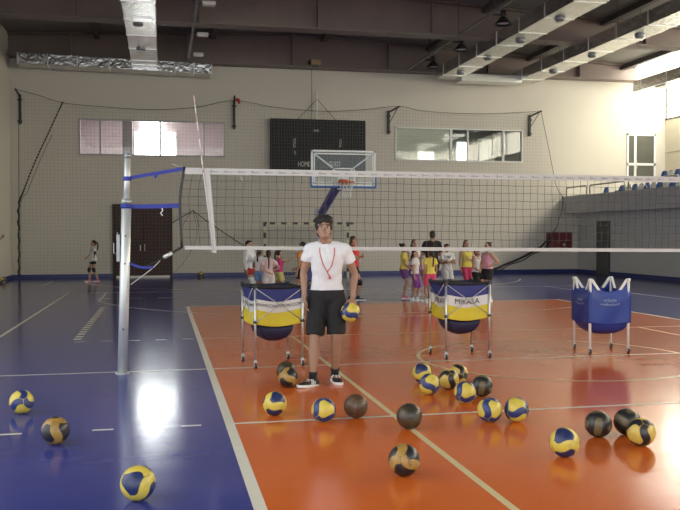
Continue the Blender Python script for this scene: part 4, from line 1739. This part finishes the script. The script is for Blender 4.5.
        for sd in (1, -1):
            s.limb_tube(mb, s.arm_pts(sd))
            s.limb_tube(mb, s.leg_pts(sd))
            s.build_hand(mb, sd)
            s.build_foot(mb, sd)
        me = remeshed(mb, 'body', s.vox, 3, .45)
        piv, R3 = s.head_frame()
        inv = R3.inverted()
        for v in me.vertices:       # eye sockets
            q = inv @ (v.co - piv) / hs
            z = q.z + .18
            for sd in (1, -1):
                d2 = ((q.x - sd * .125) / .085) ** 2 + ((z - .485) / .055) ** 2
                if d2 < 4 and q.y < -.15:
                    v.co += R3 @ V((0, .045 * hs * math.exp(-d2), 0))
        ob = link('body', me, [s.skin, EYEW, DARK, LIPS], s.o, True)
        for p in me.polygons:
            q = inv @ (p.center - piv) / hs
            z = q.z + .18
            if q.y < -.2 and 0 < z < 1:
                ax = abs(q.x)
                if ((ax - .125) / .062) ** 2 + ((z - .485) / .028) ** 2 < 1:
                    p.material_index = 2 if ((ax - .125) / .034) ** 2 + ((z - .485) / .034) ** 2 < 1 or z > .500 else 1
                elif ((ax - .135) / .10) ** 2 + ((z - .575 + .25 * (ax - .135) ** 2) / .024) ** 2 < 1:
                    p.material_index = 2
                elif (q.x / .105) ** 2 + ((z - .20) / .028) ** 2 < 1:
                    p.material_index = 3
        return ob

    # --- clothes
    def cloth(s, mb, name, mat_, vox=None, fold=.0, sm=9):
        me = remeshed(mb, name, vox or s.vox * 1.25, sm)
        if fold:
            me.update()
            nrm = [v.normal.copy() for v in me.vertices]
            for v in me.vertices:
                p = v.co.copy()
                k = math.sin(p.z * 34 + p.x * 22 + 3 * math.sin(p.x * 17)) * math.sin(p.x * 13 - p.z * 9 + p.y * 8) + .6 * noise.noise(p * 14)
                v.co = p + nrm[v.index] * (fold * k)
        return link(name, me, mat_, s.o, True)

    def shirt(s, mat_, hem=.22, sleeve=.5, off=.010, flare=.008, fold=.004, name='shirt', top=1.0):
        mb = MB()
        s.torso_rings(mb, hem, top, off, flare=flare)
        if top >= 1:
            nb = s.spine(s.shz + .004 * s.h) + V((0, .012 * s.h, 0))
            nw = .030 * s.h * (1.12 if s.h > 1.5 else .88)
            mb.tube([nb - V((0, 0, .05 * s.h)), nb + V((0, 0, .016 * s.h))], [nw * 1.9 + off, nw * 1.42 + off * .8], 16)
            for sd in (1, -1):
                mb.tube([nb + V((0, 0, .008 * s.h)), (nb + s.sh[sd]) / 2 + V((0, 0, -.002 * s.h)), s.sh[sd] + V((-sd * .012 * s.h, 0, .003 * s.h))], [.027 * s.h + off, .036 * s.h + off, .034 * s.h + off], 12)
                mb.ell((nb + s.sh[sd]) / 2 + V((sd * .01 * s.h, -.012 * s.h, -.035 * s.h)), (.055 * s.h + off, .042 * s.h + off, .045 * s.h + off))
        else:   # shoulder straps of a vest
            nb = s.spine(s.shz)
            for sd in (1, -1):
                c = nb.lerp(s.sh[sd], .52)
                mb.tube([c + V((0, -.045 * s.h, -.06 * s.h)), c + V((0, -.012 * s.h, .012 * s.h + off)), c + V((0, .035 * s.h, .006 * s.h + off)), c + V((0, .055 * s.h, -.06 * s.h))], [.024 * s.h] * 4, 8)
        if sleeve:
            for sd in (1, -1):
                sh, (el, wr) = s.sh[sd], s.arm[sd]
                P = s.arm_pts(sd, off)[:2]
                nn = 5
                if sleeve <= 1:
                    for i in range(1, nn + 1):
                        f = sleeve * i / nn
                        r = (.0335 - .0075 * f) * s.h * s.limb + off + .006 * (f > .25)
                        P.append((*sh.lerp(el, f), r, r))
                else:
                    P = s.arm_pts(sd, off)
                s.limb_tube(mb, P)
        return s.cloth(mb, name, mat_, fold=fold)

    def shorts(s, mat_, to=.8, off=.012, flare=.012, top=.26, fold=.003, name='shorts'):
        """to: how far down the thigh (1 = knee, above 1 = down the shin)"""
        mb = MB()
        s.torso_rings(mb, -.03, top, off)
        for sd in (1, -1):
            a, k, b = s.hipj[sd], s.knee[sd], s.ank[sd]
            P = [(*(a + V((0, 0, .04 * s.h))), .046 * s.h + off, .052 * s.h + off)]
            nn = 6
            for i in range(nn + 1):
                f = to * i / nn
                if f <= 1:
                    p = a.lerp(k, f)
                    r = (.052 - .019 * f) * s.h * s.limb
                else:
                    p = k.lerp(b, f - 1)
                    r = (.033 - .014 * (f - 1)) * s.h * s.limb
                P.append((*p, r + off + flare * f / to, r * 1.06 + off + flare * f / to))
            s.limb_tube(mb, P)
        return s.cloth(mb, name, mat_, fold=fold)

    def skirt(s, mat_, hem=.36, off=.012, flare=.05):
        mb = MB()
        s.torso_rings(mb, -.30 if hem is None else hem, .28, off, flare=flare)
        return s.cloth(mb, 'skirt', mat_, fold=.004)

    def sleeve_piece(s, sd, seg, f0, f1, off, mat_, name):
        mb = MB()
        if seg == 'knee':
            a, k, b = s.hipj[sd], s.knee[sd], s.ank[sd]
            pts = [a.lerp(k, f0), a.lerp(k, .9), k + V((0, -.012, 0)), k.lerp(b, f1)]
            r = [.037 * s.h + off, .035 * s.h + off * 1.6, .034 * s.h + off * 1.8, .033 * s.h + off]
        elif seg == 'sock':
            k, b = s.knee[sd], s.ank[sd]
            pts = [k.lerp(b, f0), k.lerp(b, (f0 + 1) / 2), b - V((0, 0, .02 * s.h))]
            r = [.026 * s.h + off, .023 * s.h + off, .021 * s.h + off]
        else:
            sh, (el, wr) = s.sh[sd], s.arm[sd]
            pts = [sh.lerp(el, f0), el, el.lerp(wr, f1)]
            r = [.025 * s.h + off, .026 * s.h + off, .023 * s.h + off]
        mb.tube(pts, r, 14)
        return mb.build(name, mat_, s.o, True)

    def shoes(s, upper, sole, stripe=None, high=1.0):
        for sd in (1, -1):
            mb = MB()
            rows = []
            h = s.h
            P = ((-.29, .014, .030), (-.26, .0195, .046), (-.16, .0225, .054 * high), (-.04, .0225, .055 * high), (.08, .023, .047), (.25, .0255, .036), (.45, .029, .029), (.60, .0275, .024), (.70, .021, .020), (.75, .010, .014))
            for u, hw, ht in P:
                r = []
                for j in range(16):
                    a = 2 * PI * j / 16
                    ca, sa = math.cos(a), math.sin(a)
                    r.append(s.fp(sd, u, hw * h * math.copysign(abs(ca) ** .75, ca), ht * h * (.5 + .5 * math.copysign(abs(sa) ** .75, sa))))
                rows.append(r)
            mb.rings(rows)
            mb.tube([s.fp(sd, -.05, 0, .035 * h), s.ank[sd] + (s.knee[sd] - s.ank[sd]).normalized() * .020 * h], [.024 * h, .0255 * h], 14)
            me = remeshed(mb, 'shoe', max(.0045, s.vox * .9), 2)
            so = link('shoe', me, upper, s.o, True)
            mb = MB()
            out = []
            for u, hw in ((-.30, .008), (-.285, .016), (-.22, .0235), (-.05, .0235), (.12, .0245), (.3, .028), (.48, .0305), (.62, .029), (.71, .022), (.765, .010)):
                out.append((u, hw))
            loop = [(u, hw) for u, hw in out] + [(u, -hw) for u, hw in reversed(out)]
            rings = []
            for v, g in ((0.0, .96), (.004, 1.0), (.012, 1.0), (.0155, .97)):
                rings.append([s.fp(sd, u, w_ * h * g, v * h) for u, w_ in loop])
            mb.rings(rings)
            mb.build('sole', sole, so)
            if stripe:
                mb = MB()
                for k in range(3):
                    for q in (1, -1):
                        u = .02 + k * .085
                        mb.tube([s.fp(sd, u, q * .0245 * h, .013 * h), s.fp(sd, u - .02, q * .0235 * h, .030 * h), s.fp(sd, u - .05, q * .0150 * h, .047 * h)], .0032 * h, 6)
                mb.build('stripes', stripe, so)
                mb = MB()
                for k in range(4):
                    u = .10 + k * .065
                    vv = (.046 - k * .0045) * h
                    mb.tube([s.fp(sd, u, -.012 * h, vv - .004 * h), s.fp(sd, u + .01, 0, vv + .002 * h), s.fp(sd, u, .012 * h, vv - .004 * h)], .0022 * h, 6)
                mb.build('laces', stripe, so)

    def hair(s, mat_, style='pony', vol=1.0, length=.30):
        mb = MB()
        hs = s.hs
        R3 = s.head_frame()[1]

        def E(x, y, z, a, b, c):
            mb.ell(s.hp(x, y, z), (a * hs, b * hs, c * hs), 0, R3, 18, 12)
        E(0, .055, .70, .335 * vol, .395 * vol, .335 * vol)
        E(0, .14, .50, .315, .325, .40)
        if style == 'short':
            E(0, .0, .84, .40, .43, .27)
            E(0, -.20, .88, .34, .26, .17)
            E(0, -.33, .77, .26, .12, .10)
            E(.16, -.26, .80, .17, .15, .10)
            E(.10, -.30, .80, .15, .10, .085)
            E(-.12, -.30, .79, .16, .10, .09)
            for sd in (1, -1):
                E(sd * .295, -.06, .58, .055, .14, .17)
                E(sd * .30, .02, .78, .09, .22, .17)
            rnd = random.Random(3)
            for k in range(60):
                a = rnd.uniform(0, 2 * PI)
                e = rnd.uniform(.05, 1.35)
                x, y, z = .39 * math.cos(a) * math.cos(e), .02 + .43 * math.sin(a) * math.cos(e), .82 + .30 * math.sin(e)
                if y < -.2 and z < .80:
                    continue
                E(x, y, z, .06 + .03 * rnd.random(), .06 + .03 * rnd.random(), .05)
        if style == 'boy':
            E(0, -.05, .84, .29, .33, .18)
        if style in ('pony', 'braid', 'high'):
            z0 = .62 if style != 'high' else .92
            a = s.hp(0, .44, z0)
            b = s.hp(0, .62, z0 - .08)
            c = b + V((0, .02, -length * .5))
            d = b + V((0, -.01, -length))
            if style == 'high':
                c, d = b + V((0, .03, -length * .4)), b + V((0, .02, -length * .7))
            r = .105 * hs
            pts = crom([tuple(a - (b - a) * .5), tuple(a), tuple(b), tuple(c), tuple(d)], 4)
            n = len(pts)
            rr = [r * (.8 + .35 * math.sin(PI * min(1, i / n * 1.1))) * (1 if style != 'braid' else .78 + .22 * abs(math.sin(i * 1.6))) for i in range(n)]
            rr[-1] = r * .3
            mb.tube(pts, rr, 10)
        if style == 'bun':
            E(0, .40, .88, .17, .16, .16)
        if style == 'down':
            for x in (-.22, -.08, .08, .22):
                a = s.hp(x, .22, .5)
                mb.tube(crom([tuple(a), tuple(a + V((0, .03, -length * .4))), tuple(a + V((0, .0, -length)))], 4), [.13 * hs] * 7 + [.09 * hs, .05 * hs], 10)
        me = remeshed(mb, 'hair', max(.005, s.vox), 2)
        nrm = [v.normal.copy() for v in me.vertices]
        for v in me.vertices:
            v.co += nrm[v.index] * ((.012 if style == 'short' else .006) * noise.noise(v.co * (38 if style == 'short' else 55)))
        ob = link('hair', me, mat_, s.o, True)
        if style in ('pony', 'braid', 'high'):
            MB().tube([s.hp(0, .42, z0), s.hp(0, .48, z0 - .01)], .085 * hs, 10).build('hair_tie', M('hair_tie', (.35, .08, .12), .7), ob)
        return ob


TAN = skin_mat('skin_tan', (.30, .165, .105))
FAIR = skin_mat('skin_fair', (.45, .27, .185))
WARM = skin_mat('skin_warm', (.36, .20, .125))
HBLK = M('hair_black', (.007, .006, .006), .65, var=.4, scale=60)
HBRN = M('hair_brown', (.040, .022, .013), .45, var=.4, scale=60, bump=.5, bscale=120)
HDB = M('hair_dark_brown', (.022, .014, .010), .45, var=.4, scale=60, bump=.5, bscale=120)


def cl(name, c, r=.85, var=.06):
    return M(name, c, r, var=var, scale=14, bump=.08, bscale=160)


CW = cl('cotton_white', (.66, .66, .67))
CB = cl('cotton_black', (.009, .009, .010))
SHW = M('shoe_white', (.68, .67, .66), .5)
SHB = M('shoe_black', (.016, .017, .02), .55)
SHP = M('shoe_pink', (.50, .10, .16), .5)
SOLE = M('sole_white', (.68, .68, .66), .5)
STR = M('shoe_stripe', (.72, .72, .74), .5)
PAD = M('pad_black', (.012, .012, .013), .7)

# the man in the middle
man = Fig('man in white tee and black shorts standing with a ball at his left hand', (1.70, 8.95, 0), -.187, 1.80, TAN, hs=.250, shz=1.475, wid=1.10, hipw=1.02, dep=1.0,
          lean=(.055, -.02), hip=(.045, .02), head=(.06, -.34, 0), headoff=(-.045, -.05), shw=.103, limb=1.0, voxel=.0052,
          armR=((-.205, .02, 1.205), (-.195, -.05, .945)), armL=((.350, .06, 1.185), (.322, -.035, .925)),
          footR=(-.115, -.13, -.75, .10), footL=(.135, .10, .22, 0),
          handR=((.05, -.12, -1), (1, 0, 0)), curlR=.45, handL=((-.02, -.85, -.42), (-.10, .12, -1)), curlL=.55)
man.body()
man.hair(HBLK, 'short', 1.12)
mshirt = man.shirt(CW, .235, .52, .013, .006, .0055)
man.shorts(CB, .94, .020, .022, .275, .004)
man.shoes(SHB, SOLE, STR)
for sd in (1, -1):
    man.sleeve_piece(sd, 'sock', .86, 1, .004, CB, 'sock')
# whistle on its red cord
LAN = M('cord_red', (.50, .05, .045), .7)
def on_front(me, pts, gap):
    """lay points on the front of a mesh (facing -Y)"""
    tree = BVHTree.FromPolygons([v.co for v in me.vertices], [p.vertices for p in me.polygons])
    out = []
    for q in pts:
        hit = tree.ray_cast(V((q[0], -2, q[2])), V((0, 1, 0)))
        y = hit[0].y - gap if hit[0] else q[1]
        out.append((q[0], y if q[1] < 0 else q[1], q[2]))
    return out


nk = man.spine(1.49)
back = tuple(nk + V((0, .075, .030)))
pL = [back] + [tuple(nk + V((.055, .045, .028)))] + on_front(mshirt.data, crom([(.128, -.02, 1.465), (.125, -.1, 1.40), (.095, -.1, 1.28), (.052, -.1, 1.215), (.074, -.1, 1.175)], 6), .004)
pR = [back] + [tuple(nk + V((-.055, .045, .028)))] + on_front(mshirt.data, crom([(-.030, -.02, 1.470), (-.025, -.1, 1.40), (.015, -.1, 1.28), (.052, -.1, 1.215)], 6), .004)
fy = pL[-1][1]
ml = MB().tube(pL, .0048, 6).tube(pR, .0048, 6).build('whistle_cord', LAN, man.o, True)
MB().lathe((.076, fy - .002, 1.155), [(.004, -.011), (.017, -.010), (.017, .010), (.004, .011)], 16, axis='x').span(.066, .086, fy - .035, fy - .002, 1.160, 1.174).build('whistle', M('whistle_red', (.55, .05, .06), .4), ml, True)
# the ball he holds: top against the palm
rz = -.187
bl = Matrix.Rotation(rz, 3, 'Z') @ V((.300, -.098, .783)) + V((1.70, 8.95, 0))
ball('yb', bl.x, bl.y, 'yellow and blue volleyball held under the hand of the man in white', (.5, 1.1, .35), bl.z)

# ---- children and coach at the back; facing 0 looks at the camera, PI looks away
f = Fig('girl in long white tee with black knee pads walking alone before the left wall', (-2.31, 30.05, 0), -1.35, 1.42, FAIR, armL=((.16, .05, 1.0), (.15, .02, .83)), armR=((-.17, -.02, .99), (-.15, -.17, .84)),
        footL=(.06, .14, 0, 0), footR=(-.06, -.12, 0, 0))
f.body(); f.hair(HBLK, 'pony', 1, .26); f.shirt(CW, -.02, .75, .016, .03); f.shorts(CB, .35, .010, .01)
for sd in (1, -1):
    f.sleeve_piece(sd, 'knee', .78, .22, .006, PAD, 'knee_pad')
f.sleeve_piece(1, 'elbow', .8, .3, .005, PAD, 'elbow_pad')
f.shoes(SHP, SOLE)

f = Fig('person in white jacket with dark hair behind the girl in denim shorts', (2.20, 21.6, 0), .9, 1.46, FAIR, armL='fold', armR='down')
f.body(); f.hair(HBLK, 'boy'); f.shirt(CW, .1, 1.6, .016, .01); f.shorts(cl('cotton_red', (.40, .025, .03)), .5, .016); f.sleeve_piece(1, 'knee', .5, .9, .004, CW, 'legging'); f.sleeve_piece(-1, 'knee', .5, .9, .004, CW, 'legging'); f.shoes(SHW, SOLE)

f = Fig('girl in white top and blue denim shorts at left of the group beside the cart', (2.34, 20.55, 0), PI - .5, 1.28, WARM, armL='fold', armR='hip')
f.body(); f.hair(HDB, 'braid', 1, .25); f.shirt(CW, .30, .3, .010); f.shorts(cl('denim', (.13, .22, .38), .8, .2), .52, .014); f.shoes(SHW, SOLE)

f = Fig('girl in pale pink top and white skirt with a long braid, hands on hips', (2.47, 19.85, 0), PI - .08, 1.24, FAIR, armL='back', armR='hip')
f.body(); f.hair(HDB, 'braid', 1, .36); f.shirt(cl('cotton_pale_pink', (.62, .47, .46)), .20, .55, .012, .008); f.shorts(cl('cotton_cream', (.60, .55, .52)), .55, .016, .03); f.shoes(SHW, SOLE)

f = Fig('girl in bright pink vest and yellow shorts with a dark ponytail', (2.80, 20.5, 0), PI - .9, 1.26, FAIR, armL='hip', armR=((-.20, -.12, .95), (-.16, -.28, 1.02)), lean=(0, -.02))
f.body(); f.hair(HBLK, 'pony', 1, .26); f.shirt(cl('cotton_hot_pink', (.60, .04, .22)), .22, 0, .010, .004, top=.93); f.shorts(cl('cotton_lemon', (.58, .53, .20)), .5, .016, .02); f.shoes(SHW, SOLE)

f = Fig('girl in orange top and dark shorts half hidden behind the man', (3.36, 20.4, 0), PI + .9, 1.43, WARM, armL='down', armR='front')
f.body(); f.hair(HBLK, 'down', 1, .28); f.shirt(cl('cotton_orange', (.58, .24, .05)), .22, .4, .012); f.shorts(CB, .6, .014, .015); f.shoes(SHW, SOLE)

f = Fig('girl in red tee and black shorts with loose brown hair right of the man', (4.60, 20.05, 0), PI - 1.9, 1.57, WARM, armL='fold', armR='fold', footL=(.05, -.09, 0, 0), footR=(-.05, .09, 0, 0))
f.body(); f.hair(HBRN, 'down', 1.04, .22); f.shirt(cl('cotton_bright_red', (.60, .035, .05)), .16, .7, .015, .01); f.shorts(CB, .48, .012, .008)
for sd in (1, -1):
    f.sleeve_piece(sd, 'knee', .85, .22, .006, PAD, 'knee_pad')
f.shoes(SHB, SOLE)

f = Fig('girl in yellow tee and purple shorts at the left end of the right hand group', (5.95, 20.35, 0), 1.25, 1.38, WARM, armL='front', armR='front')
f.body(); f.hair(HBLK, 'bun'); f.shirt(cl('cotton_yellow', (.66, .56, .10)), .18, .5, .012); f.shorts(cl('cotton_plum', (.16, .06, .20)), .6, .012); f.shoes(SHP, SOLE)

f = Fig('girl in white tee and purple leggings with long black hair', (6.00, 19.55, 0), 1.0, 1.25, FAIR, armL='down', armR='down', footL=(.05, -.04, 0, 0), footR=(-.05, .05, 0, 0))
f.body(); f.hair(HBLK, 'down', 1, .33); f.shirt(CW, .16, .55, .012); f.shorts(cl('cotton_purple', (.22, .05, .30)), 1.12, .008, .004); f.shoes(SHW, SOLE)

f = Fig('girl in white top with brown hair facing out between a yellow tee and the coach', (6.50, 21.25, 0), .2, 1.48, FAIR, armL='down', armR='fold')
f.body(); f.hair(HBRN, 'down', 1.03, .22); f.shirt(CW, .22, .2, .012); f.shorts(cl('cotton_magenta', (.35, .05, .24)), .55, .014); f.shoes(SHW, SOLE)

f = Fig('coach in black tee and black shorts seen from behind with hair tied up', (6.55, 19.95, 0), PI, 1.70, FAIR, armL='fold', armR='fold', wid=1.1)
f.body(); f.hair(HDB, 'bun', 1.0); f.shirt(CB, .12, .75, .018, .012); f.shorts(CB, .8, .016, .016); f.shoes(SHB, SOLE)

f = Fig('girl in yellow tee and hot pink shorts seen from behind with a long ponytail', (6.14, 18.85, 0), PI + .25, 1.27, WARM, armL='down', armR='down', footL=(.07, -.05, 0, 0), footR=(-.08, .05, 0, 0))
f.body(); f.hair(HBRN, 'pony', 1, .34); f.shirt(cl('cotton_yellow', (.66, .56, .10)), .20, .5, .012, .01); f.shorts(cl('cotton_coral_pink', (.62, .07, .17)), .72, .012, .012); f.shoes(SHW, SOLE)

f = Fig('child in white tee with dark print and white shorts, arms folded', (7.22, 20.75, 0), .1, 1.36, WARM, armL='fold', armR='fold')
f.body(); f.hair(HBLK, 'boy'); ws = f.shirt(CW, .16, .6, .014); f.shorts(cl('cotton_white_shorts', (.60, .60, .60)), .85, .018, .03)
m = MB()
yy = -.064 * 1.36 * 1.0 - .020
for x0, z0, x1, z1 in ((-.06, 1.02, -.02, 1.06), (-.02, 1.06, .01, 1.0), (.02, 1.0, .06, 1.06), (-.03, .99, .04, 1.03)):
    m.tube([(x0, yy, z0), (x1, yy, z1)], .008, 6)
m.build('print', CB, ws)
for sd in (1, -1):
    f.sleeve_piece(sd, 'sock', .45, 1, .006, CB, 'sock')
f.shoes(SHB, SOLE)

f = Fig('girl in yellow vest and raspberry leggings, arms folded, facing the camera', (7.80, 20.85, 0), .15, 1.46, FAIR, armL='fold', armR='down', lean=(0, .01))
f.body(); f.hair(HDB, 'pony', 1, .15); f.shirt(cl('cotton_yellow', (.66, .56, .10)), .12, 0, .014, .01, top=.94); f.shorts(cl('cotton_raspberry', (.45, .04, .11)), 1.3, .008, .004); f.shoes(SHW, SOLE)

f = Fig('child in white vest and black shorts with head bowed', (7.62, 19.65, 0), .45, 1.27, WARM, armL='front', armR='front', head=(0, -.6, 0), headoff=(0, -.04))
f.body(); f.hair(HBLK, 'boy'); f.shirt(cl('cotton_off_white', (.60, .60, .60)), .16, 0, .013, .006, top=.93); f.shorts(CB, .72, .016, .016); f.shoes(SHB, SOLE)

f = Fig('girl in pink vest and black shorts, hand on hip, at right end of group', (7.60, 18.95, 0), -1.2, 1.42, FAIR, armL='hip', armR='front', footL=(.05, .05, 0, 0), footR=(-.05, -.04, 0, 0))
f.body(); f.hair(HBLK, 'bun'); f.shirt(cl('cotton_pink', (.58, .30, .40)), .24, 0, .010, .004, top=.94); f.shorts(CB, .62, .018, .02)
for sd in (1, -1):
    f.sleeve_piece(sd, 'sock', .8, 1, .005, CW, 'sock')
f.shoes(SHW, SOLE)

f = Fig('person almost out of frame at far left with one hand stretched into view', (-4.98, 26.0, 0), 1.3, 1.68, FAIR, armL='down', armR=None)
f.arm[1] = (f.sh[1] + V((.02, -.24, .0)), f.sh[1] + V((-.09, -.45, .17)))
f.body(); f.hair(HDB, 'pony', 1, .3); f.shirt(CW, .16, .6, .013); f.shorts(CB, .6, .014); f.shoes(SHW, SOLE)
# ------------------------------------------------------------------ camera, world, view
cam = bpy.data.cameras.new('camera')
cam.sensor_width = 36
cam.lens = 843 / 680 * 36
cam.clip_end = 200
co = bpy.data.objects.new('camera', cam)
COL.objects.link(co)
co.location = (0, 0, 1.62)
co.rotation_euler = (PI / 2 - .0248, 0.0011, -.2085)
SC.camera = co

w = bpy.data.worlds.new('world')
SC.world = w
w.use_nodes = True
nt = w.node_tree
bg = nt.nodes['Background']
bg.inputs['Color'].default_value = (.94, .96, .97, 1)
bg.inputs['Strength'].default_value = 1.45

SC.view_settings.view_transform = 'Standard'
SC.view_settings.look = 'None'
SC.view_settings.exposure = 0.85
SC.view_settings.gamma = 1
SC.view_settings.use_curve_mapping = False
SC.cycles.use_denoising = True
SC.cycles.max_bounces = 10
SC.cycles.diffuse_bounces = 5
SC.cycles.transparent_max_bounces = 24
SC.cycles.sample_clamp_indirect = 6.0
